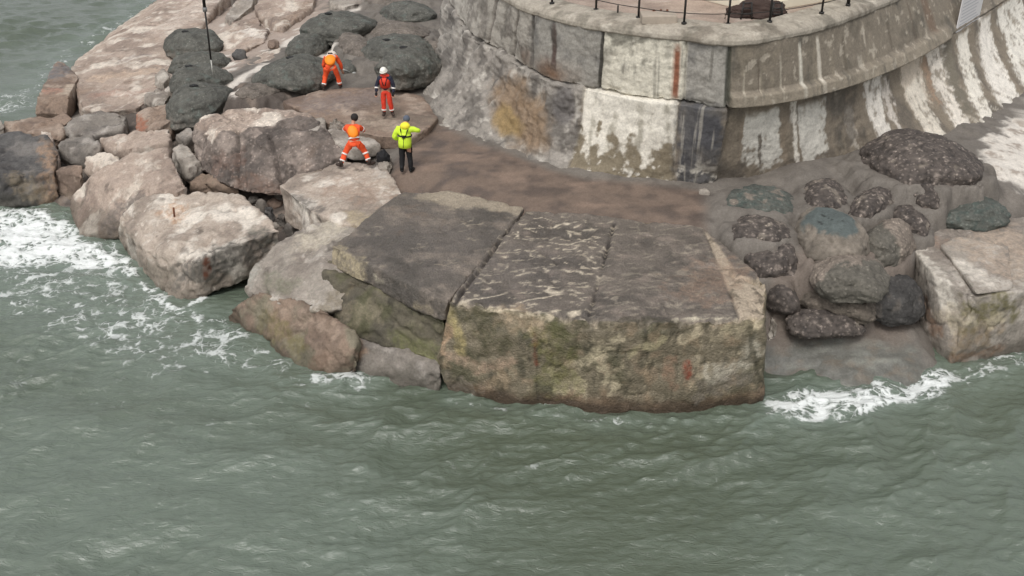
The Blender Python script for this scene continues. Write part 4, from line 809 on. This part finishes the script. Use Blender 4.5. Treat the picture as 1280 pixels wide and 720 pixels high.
def tower():
    v0 = np.array([7.2, 29.5]); v1 = np.array([5.75, 31.75]); d = (v1-v0); d /= np.linalg.norm(d); e = np.array([d[1], -d[0]]); L = 3.6
    c = v0+d*L/2+e*L/2; R = np.array([[e[0], d[0], 0], [e[1], d[1], 0], [0, 0, 1]]); r = empty('lighthouse_tower', (c[0], c[1], 6.92)); tag(r, 'cream painted foot of the lighthouse tower behind the railing', 'tower')
    part('tower_wall', box((0, 0, 3.2), (L, L, 6.4), R, .06), M_CREAM, r, smooth=False)
    part('plinth_course', box((0, 0, .14), (L+.12, L+.12, .28), R, .04), M_CREAM, r, smooth=False)
    part('cornice', box((0, 0, 6.5), (L+.5, L+.5, .3), R, .05), M_CREAM, r, smooth=False)
tower()
def pole():
    b = P(266,93,2.95); r = empty('survey_pole', tuple(b)); tag(r, 'tall thin dark pole with a pale tip standing on the stacked bags', 'pole')
    top = np.array([.10, .05, 5.2])
    part('lower_rod', tube([(0, 0, 0), top*.11], .022), plain('pole_white', (198,196,188), .5), r)
    part('shaft', tube([top*.11, top*.5], .035), M_IRON, r); part('upper_shaft', tube([top*.47, top], .06), M_IRON, r)
    part('clamp', tube([top*.455, top*.485], .085, 10), plain('pole_grey', (120,120,118), .5), r)
pole()
def bolt(px, py, z, lab, on):
    c = P(px, py, z); o = mk('iron_bolt', *[(a, b) for a, b in [join(tube([c+np.array([0, .15, -.02]), c+np.array([0, -.12, .01])], .035), tube([c+np.array([-.09, -.1, .03]), c+np.array([.09, -.1, .0])], .03))]][0], M_RUST); tag(o, lab, 'iron bolt', 'iron bolts in the boulder')
bolt(258, 326, 1.02, 'rusty iron bolt jutting from the front face of the big pale boulder', b1)
c = P(217, 265, 1.62); o = mk('iron_bolt', *tube([c+np.array([0, 0, -.15]), c+np.array([.02, 0, .14])], .03), M_RUST); tag(o, 'small upright rusty bolt on top of the big pale boulder', 'iron bolt', 'iron bolts in the boulder')

# ---------------------------------------------------------------- people
M_ORANGE = plain('orange_suit', (226,84,42), .8, .55, 7); M_ORED = plain('red_orange_vest', (214,62,40), .7, .3, 9); M_BRIGHT = plain('bright_orange', (250,140,30), .6, .2, 9); M_YEL = plain('hi_vis_yellow', (208,240,64), .75, .4, 6)
M_NAVY = plain('navy_cloth', (40,42,58), .8, .3, 9); M_BLACK = plain('black_cloth', (26,26,28), .8, .3, 9); M_BOOT = plain('dark_boot', (60,48,42), .7, .3, 12); M_REFL = plain('reflective_tape', (226,222,216), .35, .1); M_SKIN = plain('skin', (190,140,115), .6, .1); M_HELM = plain('white_helmet', (232,230,220), .35, .06); M_DKHAIR = plain('dark_hair', (38,34,32), .8, .2)
M_SLATE = plain('slate_cap', (86,92,104), .8, .2)
def skin(name, J, E, mat, parent, sub=2):
    bm = bmesh.new(); L = bm.verts.layers.skin.new(); vs = {}
    for k, (p, r) in J.items():
        v = bm.verts.new(p); v[L].radius = (r, r) if not isinstance(r, tuple) else r; vs[k] = v
    first = list(J)[0]; vs[first][L].use_root = True
    for a, b in E: bm.edges.new((vs[a], vs[b]))
    me = bpy.data.meshes.new('s'); bm.to_mesh(me); bm.free()
    r = evaluated(me, [('SKIN', dict(use_smooth_shade=True)), ('SUBSURF', dict(levels=sub, render_levels=sub))])
    V, Nn = arrays(r); Fc = poly_faces(r)
    if name != 'body': V = V+Nn*(fbm(V, 9, 3, len(name))*.016+ridged(V*np.array([1, 1, 1.8]), 6, 2, 2)*.012)[:, None]
    o = mk(name, V, Fc, mat, parent=parent); bpy.data.meshes.remove(r); return o
def lerp(a, b, t): return tuple(np.array(a)*(1-t)+np.array(b)*t)
def person(loc, rz, label, pose, look):
    r = empty('person', tuple(loc), rz); tag(r, label, 'person', 'people on the rocks')
    J = pose; g = lambda k: np.array(J[k], float)
    B = {'pelvis': (J['pelvis'], .11), 'waist': (lerp(J['pelvis'], J['chest'], .5), .10), 'chest': (J['chest'], .12), 'neck': (J['neck'], .055)}
    hd = g('head')-g('neck'); hd /= np.linalg.norm(hd)
    B['skull0'] = (tuple(g('head')-hd*.05), .075); B['skull1'] = (tuple(g('head')+hd*.04), .095); B['skull2'] = (tuple(g('head')+hd*.12), .065)
    fw = np.array(J.get('face', (0, 1, 0)), float); fw /= np.linalg.norm(fw)
    B['nose'] = (tuple(g('head')+fw*.115), .016)
    E = [('pelvis','waist'),('waist','chest'),('chest','neck'),('neck','skull0'),('skull0','skull1'),('skull1','skull2'),('skull1','nose')]
    S = {'pelvis': (J['pelvis'], .155), 'waist': (lerp(J['pelvis'], J['chest'], .5), .15), 'chest': (J['chest'], .165), 'collar': (lerp(J['chest'], J['neck'], .7), .10)}
    SE = [('pelvis','waist'),('waist','chest'),('chest','collar')]; T = {'pelvis': (J['pelvis'], .150), 'hipc': (tuple(g('pelvis')-(g('chest')-g('pelvis'))*.12), .14)}; TE = [('pelvis','hipc')]
    for s in 'LR':
        sh, el, wr = (J[k+s] for k in ('sh','el','wr')); hp, kn, an = (J[k+s] for k in ('hip','kn','an'))
        B.update({'sh'+s: (sh, .05), 'el'+s: (el, .042), 'wr'+s: (wr, .03)}); E += [('chest','sh'+s),('sh'+s,'el'+s),('el'+s,'wr'+s)]
        d = g('wr'+s)-g('el'+s); d /= np.linalg.norm(d); side = np.cross(d, [0, 1, .2]); side /= np.linalg.norm(side); nrm = np.cross(side, d)
        palm = g('wr'+s)+d*.05; B['palm'+s] = (tuple(palm), .034); E.append(('wr'+s,'palm'+s))
        for q, (o, ln) in enumerate(((-.030,.07),(-.011,.085),(.010,.08),(.029,.06))):
            a = palm+d*.045+side*o; b = a+d*ln*.55+nrm*.006; c = b+d*ln*.4+nrm*.022
            for nm, pt, rr in (('a', a, .011), ('b', b, .0095), ('c', c, .008)): B['f%d%s%s' % (q, nm, s)] = (tuple(pt), rr)
            E += [('palm'+s, 'f%da%s' % (q, s)), ('f%da%s' % (q, s), 'f%db%s' % (q, s)), ('f%db%s' % (q, s), 'f%dc%s' % (q, s))]
        a = palm+side*-.045+d*.01; b = a+d*.045-side*.012+nrm*.012; B['ta'+s] = (tuple(a), .012); B['tb'+s] = (tuple(b), .010); E += [('palm'+s,'ta'+s),('ta'+s,'tb'+s)]
        B.update({'hip'+s: (hp, .085), 'kn'+s: (kn, .06), 'an'+s: (an, .042)}); E += [('pelvis','hip'+s),('hip'+s,'kn'+s),('kn'+s,'an'+s)]
        wr2 = lerp(el, wr, .94); S.update({'sh'+s: (sh, .085), 'el'+s: (el, .068), 'ua'+s: (lerp(sh, el, .5), .078), 'wr'+s: (wr2, .05)}); SE += [('chest','sh'+s),('sh'+s,'ua'+s),('ua'+s,'el'+s),('el'+s,'wr'+s)]
        an2 = lerp(kn, an, .96); T.update({'hip'+s: (hp, .115), 'th'+s: (lerp(hp, kn, .5), .10), 'kn'+s: (kn, .085), 'an'+s: (an2, .07)}); TE += [('hipc','hip'+s),('hip'+s,'th'+s),('th'+s,'kn'+s),('kn'+s,'an'+s)]
    skin('body', B, E, M_SKIN, r, 2)
    top = skin('jacket', S, SE, look['top'], r, 2)
    if look.get('hem'):
        a = g('pelvis'); u = (g('chest')-a); u /= np.linalg.norm(u)
        part('jacket_hem', tube([a+u*.34, a+u*.18, a+u*.02, a-u*.12, a-u*.13], [.17, .195, .20, .195, .05], 20), look['top'], top)
    legs = skin('trousers', T, TE, look['legs'], r, 2)
    for s in 'LR':
        an = g('an'+s); t = np.array(J.get('toe'+s, (0, .22, 0)), float); t /= np.linalg.norm(t); sd = np.cross(t, [0, 0, 1]); R = np.array([sd, t, np.array([0, 0, 1])]).T
        part('boot', join(ellipsoid(an+t*.07+np.array([0, 0, -.055]), (.058, .155, .06), R), tube([an+np.array([0, 0, -.05]), an+np.array([0, 0, .12])], [.062, .066], 12)), look['boots'], r)
        if look.get('ankle'):
            ax = g('kn'+s)-an; p = lerp(an, g('kn'+s), .28); part('reflective_band', ring(p, .082, .082, .05, .008, ax), M_REFL, legs)
            if look.get('knee'): p = lerp(an, g('kn'+s), .85); part('reflective_band', ring(p, .094, .094, .05, .008, ax), M_REFL, legs)
    u = g('chest')-g('pelvis'); u /= np.linalg.norm(u); right = np.array([1, 0, 0.]); back = np.cross(right, u); back /= np.linalg.norm(back); back = -back if back[1] > 0 and abs(u[2]) > .5 else back
    if back @ np.array([0, -1, .6]) < 0: back = -back
    R = np.array([right, -back, u]).T
    look['extra'](r, J, g, u, back, R, hd, fw)
    return r
def helmet(r, g, hd, fw, mat, brim=True):
    c = g('head')+hd*.05; sd = np.cross(fw, hd); sd /= np.linalg.norm(sd); f2 = np.cross(hd, sd); R = np.array([sd, f2, hd]).T
    V, Fc = ellipsoid((0, 0, 0), (.125, .15, .13)); V[:, 2] = np.maximum(V[:, 2], -.03); V = V@R.T+c
    h = part('helmet', (V, Fc), mat, r)
    if brim: part('helmet_brim', ring(c-hd*.02, .125, .15, .02, .02, hd), mat, h)
def ex_bend(r, J, g, u, back, R, hd, fw):
    c = lerp(J['pelvis'], J['chest'], .42)+back*.14
    V, Fc = ellipsoid(c, (.20, .12, .24), R); p = part('lifejacket_pack', (V, Fc), M_BRIGHT, r)
    part('reflective_band', ring(lerp(J['pelvis'], J['chest'], .95), .19, .18, .06, .012, u), M_REFL, r)
    part('harness_buckle', box(g('chest')+back*.19+u*.04, (.16, .04, .05), R, .01), M_BLACK, r)
    helmet(r, g, hd, fw, M_HELM)
def ex_stand(r, J, g, u, back, R, hd, fw):
    helmet(r, g, hd, fw, M_HELM)
    for z in (.30, .19): part('reflective_band', ring(g('pelvis')+u*z, .168, .168, .05, .02, u), M_REFL, r)
    part('hood', ellipsoid(g('neck')-u*.03+back*.02, (.17, .13, .07), R), M_ORED, r)
    part('vest', tube([g('pelvis')+u*.12, g('pelvis')+u*.3, g('chest')+u*.02, g('chest')+u*.12], [.19, .20, .215, .14], 18), M_ORED, r)
    f = -back
    for sx in (-1, 1): part('harness_strap', tube([g('chest')+right3(sx*.12)+u*.16+f*.10, g('chest')+right3(sx*.07)+f*.195, g('pelvis')+right3(sx*.03)+u*.22+f*.19], .02, 6), M_BLACK, r)
    part('harness_strap', ring(g('chest')-u*.04, .187, .187, .03, .01, u), M_BLACK, r)
    part('eye', ellipsoid(g('head')+fw*.095+right3(.035), (.012, .01, .012)), M_BLACK, r); part('eye', ellipsoid(g('head')+fw*.095+right3(-.035), (.012, .01, .012)), M_BLACK, r)
    for s in 'LR': part('reflective_band', ring(lerp(J['el'+s], J['wr'+s], .35), .07, .07, .05, .008, g('wr'+s)-g('el'+s)), M_REFL, r)
    for s in 'LR': part('glove', ellipsoid(g('wr'+s)+np.array([0, .02, -.06]), (.05, .055, .085)), M_BLACK, r)
def right3(x): return np.array([x, 0, 0.])
def ex_squat(r, J, g, u, back, R, hd, fw):
    V, Fc = ellipsoid(lerp(J['pelvis'], J['chest'], .75)+back*.15, (.16, .09, .20), R); p = part('round_backpack', (V, Fc), M_BRIGHT, r)
    part('reflective_band', ring(g('pelvis')+u*.12, .168, .165, .05, .012, u), M_REFL, r)
    for s in 'LR': part('reflective_band', ring(lerp(J['sh'+s], J['el'+s], .6), .085, .085, .05, .008, g('el'+s)-g('sh'+s)), M_REFL, r)
    c = g('head')+hd*.04; V, Fc = ellipsoid(c, (.115, .125, .125)); part('hair', (V, Fc), M_DKHAIR, r)
def ex_yel(r, J, g, u, back, R, hd, fw):
    V, Fc = ellipsoid(g('neck')-u*.02+back*.08, (.15, .11, .12), R); part('hood', (V, Fc), plain('deep_yellow', (240,226,60), .7, .2), r)
    part('chest_strap', ring(g('chest')-u*.12, .20, .195, .04, .012, u), M_BLACK, r)
    for sx in (-1, 1): part('shoulder_strap', tube([g('chest')+right3(sx*.13)+u*.13+back*.06, g('chest')+right3(sx*.10)+u*.05+back*.17, g('chest')+right3(sx*.05)-u*.12+back*.20], .017, 6), M_BLACK, r)
    part('buckle', box(g('chest')-u*.12+back*.215, (.10, .03, .09), R, .01), M_BLACK, r)
    part('back_seam', tube([g('chest')-u*.16+back*.205, g('pelvis')-u*.1+back*.20], .008, 6), M_BLACK, r)
    V, Fc = ellipsoid(g('head')+hd*.05, (.105, .12, .11)); part('cap', (V, Fc), M_SLATE, r)
# bending worker, back to camera
person(P(416,111,2.84), math.radians(4), 'bending worker in orange with a white helmet, back turned, bright orange pack',
  dict(pelvis=(0,-.10,.88), chest=(.0,.22,1.10), neck=(0,.42,1.14), head=(.0,.56,1.12), face=(0,.3,-1), shL=(-.2,.30,1.08), shR=(.2,.30,1.08), elL=(-.30,.36,.80), elR=(.32,.34,.82), wrL=(-.26,.48,.56), wrR=(.36,.40,.58),
       hipL=(-.12,-.10,.82), hipR=(.12,-.10,.82), knL=(-.24,.02,.46), knR=(.22,.02,.48), anL=(-.32,-.12,.11), anR=(.27,.06,.11), toeL=(-.3,1,0), toeR=(.15,1,0)), dict(top=M_ORANGE, legs=M_ORANGE, boots=M_BOOT, ankle=1, extra=ex_bend))
# standing worker, facing camera
person(P(484,144,2.84), math.radians(176), 'standing worker in red orange suit with white helmet, dark sleeves and reflective waist bands',
  dict(pelvis=(0,0,.95), chest=(0,.02,1.32), neck=(0,.03,1.51), head=(.02,.06,1.63), face=(.1,1,-.25), shL=(-.2,.02,1.40), shR=(.2,.02,1.40), elL=(-.30,.0,1.12), elR=(.31,.0,1.12), wrL=(-.28,.08,.87), wrR=(.33,.10,.88),
       hipL=(-.10,0,.90), hipR=(.10,0,.90), knL=(-.14,.04,.50), knR=(.10,.02,.50), anL=(-.19,-.04,.11), anR=(.10,.02,.11), toeL=(-.45,1,0), toeR=(.1,1,0)), dict(top=M_NAVY, legs=M_ORED, boots=M_BOOT, ankle=1, extra=ex_stand)).scale = (.93,)*3
# squatting / lunging worker
person(P(445,207,2.4), math.radians(3), 'dark haired worker in orange bracing with legs spread and a round orange backpack',
  dict(pelvis=(.02,.0,.76), chest=(-.03,.20,1.10), neck=(-.02,.28,1.27), head=(.02,.33,1.41), face=(0,1,-.4), shL=(-.22,.22,1.17), shR=(.16,.22,1.17), elL=(-.31,.42,1.0), elR=(.27,.42,1.0), wrL=(-.2,.62,.92), wrR=(.2,.62,.94),
       hipL=(-.12,0,.72), hipR=(.13,0,.72), knL=(-.30,.06,.42), knR=(.30,.10,.42), anL=(-.44,-.10,.11), anR=(.42,-.02,.11), toeL=(-.9,.6,0), toeR=(.9,.6,0)), dict(top=M_ORANGE, legs=M_ORANGE, boots=M_BOOT, ankle=1, knee=1, extra=ex_squat))
# yellow jacket
person(P(508,215,2.41), math.radians(-6), 'person in hi-vis yellow jacket and black trousers with a black harness, one arm raised',
  dict(pelvis=(0,0,.93), chest=(.02,.02,1.30), neck=(.04,.05,1.49), head=(.05,.13,1.60), face=(.2,1,-.3), shL=(-.19,.02,1.38), shR=(.22,.02,1.39), elL=(-.33,.02,1.10), elR=(.42,.08,1.30), wrL=(-.24,.20,.96), wrR=(.36,.30,1.24),
       hipL=(-.10,0,.88), hipR=(.10,0,.88), knL=(-.11,.03,.48), knR=(.12,.04,.48), anL=(-.13,-.02,.11), anR=(.14,.02,.11), toeL=(-.3,1,0), toeR=(.3,1,0)), dict(top=M_YEL, legs=M_BLACK, boots=M_BLACK, hem=1, extra=ex_yel))
# things lying about
c = on_ground(433, 97)+np.array([0, 0, .12]); o = mk('hand_tool', *join(tube([c+np.array([-.15, -.1, .25]), c+np.array([.2, .1, .05])], .025), ellipsoid(c+np.array([.24, .12, .03]), (.12, .07, .05))), plain('steel', (170,172,168), .4, .2, 20, .3)); tag(o, 'pale hand tool by the right hand of the bending worker', 'hand tool')
c = P(479, 197, 2.62); V = ICS_V*np.array([.20, .16, .24]); V = V*(1+.3*fbm(ICS_V, 2, 4, 3)[:, None]); V[:, 2] = np.maximum(V[:, 2], -.15); o = mk('kit_bag', V+c, ICS_F, M_BLACK); tag(o, 'small dark kit bag lying beside the yellow jacketed person', 'kit bag')

# ---------------------------------------------------------------- sea
def build_sea():
    xs = axis([(-3000,-200,200),(-200,-40,8),(-40,-17.5,.35),(-17.5,17.5,.055),(17.5,40,.6),(40,200,8),(200,3000,200)]); ys = axis([(-200,-20,20),(-20,9,1.5),(9,32,.055),(32,70,.16),(70,120,2),(120,400,20),(400,4000,300)])
    X, Y = np.meshgrid(xs, ys); xy = np.c_[X.ravel(), Y.ravel()]; z = np.zeros(len(xy)); sx = np.zeros(len(xy)); sy = sx.copy()
    rg = np.random.default_rng(11); g = fbm(np.c_[xy*.10, np.zeros(len(xy))], 1, 2, 3); g2 = fbm(np.c_[xy*.16, np.zeros(len(xy))], 1, 2, 7)
    for k in range(120):
        lam = .24*(13**(rg.random()**1.4)); main = 1.85 if rg.random() < .65 else 2.7; th = main+rg.normal()*.42
        kk = 2*math.pi/lam; a = .0052*lam**.88*(.6+.8*rg.random()); ph = rg.random()*6.28
        t = kk*(xy[:, 0]*math.cos(th)+xy[:, 1]*math.sin(th))+ph+(1.8*g if lam > .8 else 2.5*g2)
        mod = 1+.55*(g if k % 2 else g2)*2; z += a*mod*np.sin(t); q = a*mod*.8*np.cos(t); sx += q*math.cos(th); sy += q*math.sin(th)
    far = 1-sst(60, 85, np.maximum(np.abs(xy[:, 0])*1.9, xy[:, 1])); z *= far; sx *= far; sy *= far
    # foam
    p3 = np.c_[xy, np.zeros(len(xy))]; near = (np.abs(xy[:, 0]) < 40) & (xy[:, 1] < 70) & (xy[:, 1] > 9); foam = np.zeros(len(xy)); milk_reflection = foam.copy(); q = p3[near]; nf = fbm(q, .8, 4, 5); acc = np.zeros(len(q)); ml = acc.copy()
    for poly, st, w in [([(-60,256),(60,258),(100,290),(140,298),(155,330),(190,352),(212,380),(160,352),(115,335),(60,335),(-60,330)], 1.25, 1.3), ([(-60,330),(60,325),(160,345),(215,375),(290,392),(335,430),(395,468),(330,472),(260,470),(190,468),(110,440),(40,400),(-60,390)], .70, 1.4),
                        ([(215,378),(285,394),(300,415),(250,412)], .85, .4), ([(385,468),(440,462),(470,470),(455,484),(400,484)], .85, .4), ([(300,420),(390,470),(470,480),(440,500),(330,480)], .45, .8), ([(-60,390),(110,435),(260,470),(420,500),(300,560),(100,520),(-60,480)], .28, 2.0),
                        ([(952,500),(1000,484),(1060,482),(1130,468),(1185,460),(1215,472),(1180,494),(1120,508),(1060,528),(1000,528),(955,524),(945,532)], 1.0, .4), ([(1190,460),(1280,425),(1330,420),(1330,440),(1240,475),(1210,488)], .85, .5), ([(940,528),(1060,535),(1200,490),(1200,520),(1060,560),(940,548)], .3, .7),
                        ([(-40,150),(40,140),(60,128),(100,66),(165,36),(205,8),(240,-30),(215,-25),(150,25),(90,55),(20,110),(-60,135)], .62, 1.3), ([(560,492),(640,510),(760,522),(900,522),(958,510),(955,522),(760,532),(560,504)], .55, .25), ([(84,262),(98,300),(130,303),(148,304),(165,330),(205,374),(226,384),(262,362),(266,372),(228,396),(198,384),(156,340),(130,316),(90,312),(70,264)], 1.0, .35), ([(283,397),(330,431),(385,472),(405,476),(440,474),(440,484),(400,486),(320,440),(276,402)], .7, .3)]:
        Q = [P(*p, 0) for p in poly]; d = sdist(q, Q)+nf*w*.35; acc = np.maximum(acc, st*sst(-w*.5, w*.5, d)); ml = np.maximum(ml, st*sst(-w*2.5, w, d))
    for cx, cy, r_ in [(640,590,1.3),(870,595,.9),(1060,570,.8),(1080,510,.6),(200,560,1.4),(90,600,1.2),(980,535,.5)]:
        Q = P(cx, cy, 0); acc = np.maximum(acc, .30*np.exp(-((np.hypot(q[:, 0]-Q[0], (q[:, 1]-Q[1])*2)/r_)**2)))
    for poly, st, w in [([(-150,470),(200,500),(430,540),(560,640),(640,800),(-400,800)], .55, 2.5), ([(1000,580),(1200,530),(1500,500),(1500,800),(900,800)], .4, 2.0)]:  # paler water colour on both sides; paints in the block's dark reflection between
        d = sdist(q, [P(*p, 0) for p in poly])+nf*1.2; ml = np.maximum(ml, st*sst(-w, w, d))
    foam[near] = acc; milk_reflection[near] = ml
    V = np.c_[xy[:, 0]+sx, xy[:, 1]+sy, z+foam*(.05*fbm(p3, 3, 4, 9)+.03)]
    m, nt, b = newmat('sea_water'); L = nt.links.new; geo = nd(nt, 'ShaderNodeNewGeometry')
    fa = nd(nt, 'ShaderNodeAttribute', attribute_name='foam'); ma = nd(nt, 'ShaderNodeAttribute', attribute_name='milk_reflection')
    wn = nd(nt, 'ShaderNodeTexNoise', Scale=1.1, Detail=4.0); L(geo.outputs['Position'], wn.inputs['Vector'])
    wsc = nd(nt, 'ShaderNodeVectorMath', operation='SCALE'); L(wn.outputs['Color'], wsc.inputs[0]); wsc.inputs['Scale'].default_value = 1.1
    wad = nd(nt, 'ShaderNodeVectorMath', operation='ADD'); L(geo.outputs['Position'], wad.inputs[0]); L(wsc.outputs[0], wad.inputs[1])
    def vor(scale, width):
        v = nd(nt, 'ShaderNodeTexVoronoi', feature='DISTANCE_TO_EDGE', Scale=scale); L(wad.outputs[0], v.inputs['Vector'])
        return math_(nt, 'SUBTRACT', 1.0, math_(nt, 'DIVIDE', v.outputs['Distance'], width), True)
    l1 = math_(nt, 'MAXIMUM', vor(1.25, .14), math_(nt, 'MULTIPLY', vor(3.6, .2), .8))
    n2 = nd(nt, 'ShaderNodeTexNoise', Scale=2.2, Detail=9.0, Roughness=.7); L(geo.outputs['Position'], n2.inputs['Vector'])
    n3 = nd(nt, 'ShaderNodeTexNoise', Scale=.55, Detail=4.0, Roughness=.6); L(geo.outputs['Position'], n3.inputs['Vector'])
    pat = math_(nt, 'ADD', math_(nt, 'ADD', math_(nt, 'MULTIPLY', l1, .5), math_(nt, 'SUBTRACT', math_(nt, 'MULTIPLY', n2.outputs[0], 2.2), .55)), math_(nt, 'SUBTRACT', math_(nt, 'MULTIPLY', n3.outputs[0], 1.3), .37))
    val = math_(nt, 'ADD', pat, math_(nt, 'MULTIPLY', math_(nt, 'SUBTRACT', fa.outputs['Fac'], 1.0), .85))
    mr = nd(nt, 'ShaderNodeMapRange', interpolation_type='SMOOTHSTEP'); L(val, mr.inputs[0]); mr.inputs[1].default_value = .84; mr.inputs[2].default_value = 1.28
    msk = math_(nt, 'MULTIPLY', mr.outputs[0], math_(nt, 'ADD', math_(nt, 'MULTIPLY', fa.outputs['Fac'], .85), .12, True))
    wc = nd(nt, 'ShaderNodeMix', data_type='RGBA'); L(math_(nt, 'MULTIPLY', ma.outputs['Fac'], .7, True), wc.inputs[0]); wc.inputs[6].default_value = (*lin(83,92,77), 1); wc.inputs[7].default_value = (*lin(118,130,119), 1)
    fc = nd(nt, 'ShaderNodeMix', data_type='RGBA'); L(msk, fc.inputs[0]); L(wc.outputs[2], fc.inputs[6]); fc.inputs[7].default_value = (*lin(226,229,226), 1)
    L(fc.outputs[2], b.inputs['Base Color']); b.inputs['IOR'].default_value = 1.68
    L(math_(nt, 'ADD', .05, math_(nt, 'MULTIPLY', msk, .6)), b.inputs['Roughness'])
    r1 = nd(nt, 'ShaderNodeTexNoise', Scale=6.0, Detail=6.0, Roughness=.62, Distortion=.5)
    mp = nd(nt, 'ShaderNodeMapping'); mp.inputs['Scale'].default_value = (.55, 1.25, 1); mp.inputs['Rotation'].default_value = (0, 0, .35); L(geo.outputs['Position'], mp.inputs[0]); L(mp.outputs[0], r1.inputs['Vector'])
    hh = math_(nt, 'ADD', r1.outputs[0], math_(nt, 'MULTIPLY', math_(nt, 'MULTIPLY', msk, n2.outputs[0]), .8))
    bp = nd(nt, 'ShaderNodeBump', Strength=.85, Distance=.06); L(hh, bp.inputs['Height']); L(bp.outputs[0], b.inputs['Normal'])
    o = mk('sea', V, grid_faces(len(ys), len(xs)), m, attrs={'foam': foam, 'milk_reflection': milk_reflection}, origin=np.zeros(3)); tag(o, kind='structure')
build_sea()

# ---------------------------------------------------------------- light, sky, camera
EL, AZ = math.radians(58), math.radians(200)          # overcast noon, light from behind the camera's left shoulder
w = bpy.data.worlds.new('World'); scene.world = w; w.use_nodes = True; nt = w.node_tree; bg = nt.nodes['Background']
sky = nt.nodes.new('ShaderNodeTexSky'); sky.sky_type = 'NISHITA'; sky.sun_disc = False; sky.sun_elevation = EL; sky.sun_rotation = AZ; sky.air_density = 1.0; sky.dust_density = 4.0; sky.ozone_density = 1.0
hs = nt.nodes.new('ShaderNodeHueSaturation'); hs.inputs['Saturation'].default_value = .18
nt.links.new(sky.outputs[0], hs.inputs['Color']); nt.links.new(hs.outputs[0], bg.inputs[0]); bg.inputs[1].default_value = .15
ld = bpy.data.lights.new('sun', 'SUN'); ld.energy = .8; ld.angle = math.radians(14); ld.color = (1.0, .97, .93)
so = bpy.data.objects.new('sun', ld); COL.objects.link(so)
sd = Vector((math.sin(AZ)*math.cos(EL), math.cos(AZ)*math.cos(EL), math.sin(EL))); so.rotation_euler = sd.to_track_quat('Z', 'Y').to_euler(); so.location = (0, 10, 40)
cd = bpy.data.cameras.new('camera'); cam = bpy.data.objects.new('camera', cd); COL.objects.link(cam); cam.location = (0, 0, CH); cam.rotation_euler = (math.pi/2-PITCH, 0, 0)
cd.sensor_width = 36; cd.lens = 36*F/1280; cd.clip_end = 9000; scene.camera = cam
scene.view_settings.view_transform = 'Standard'; scene.view_settings.look = 'None'; scene.view_settings.gamma = 1; scene.view_settings.exposure = 0.22
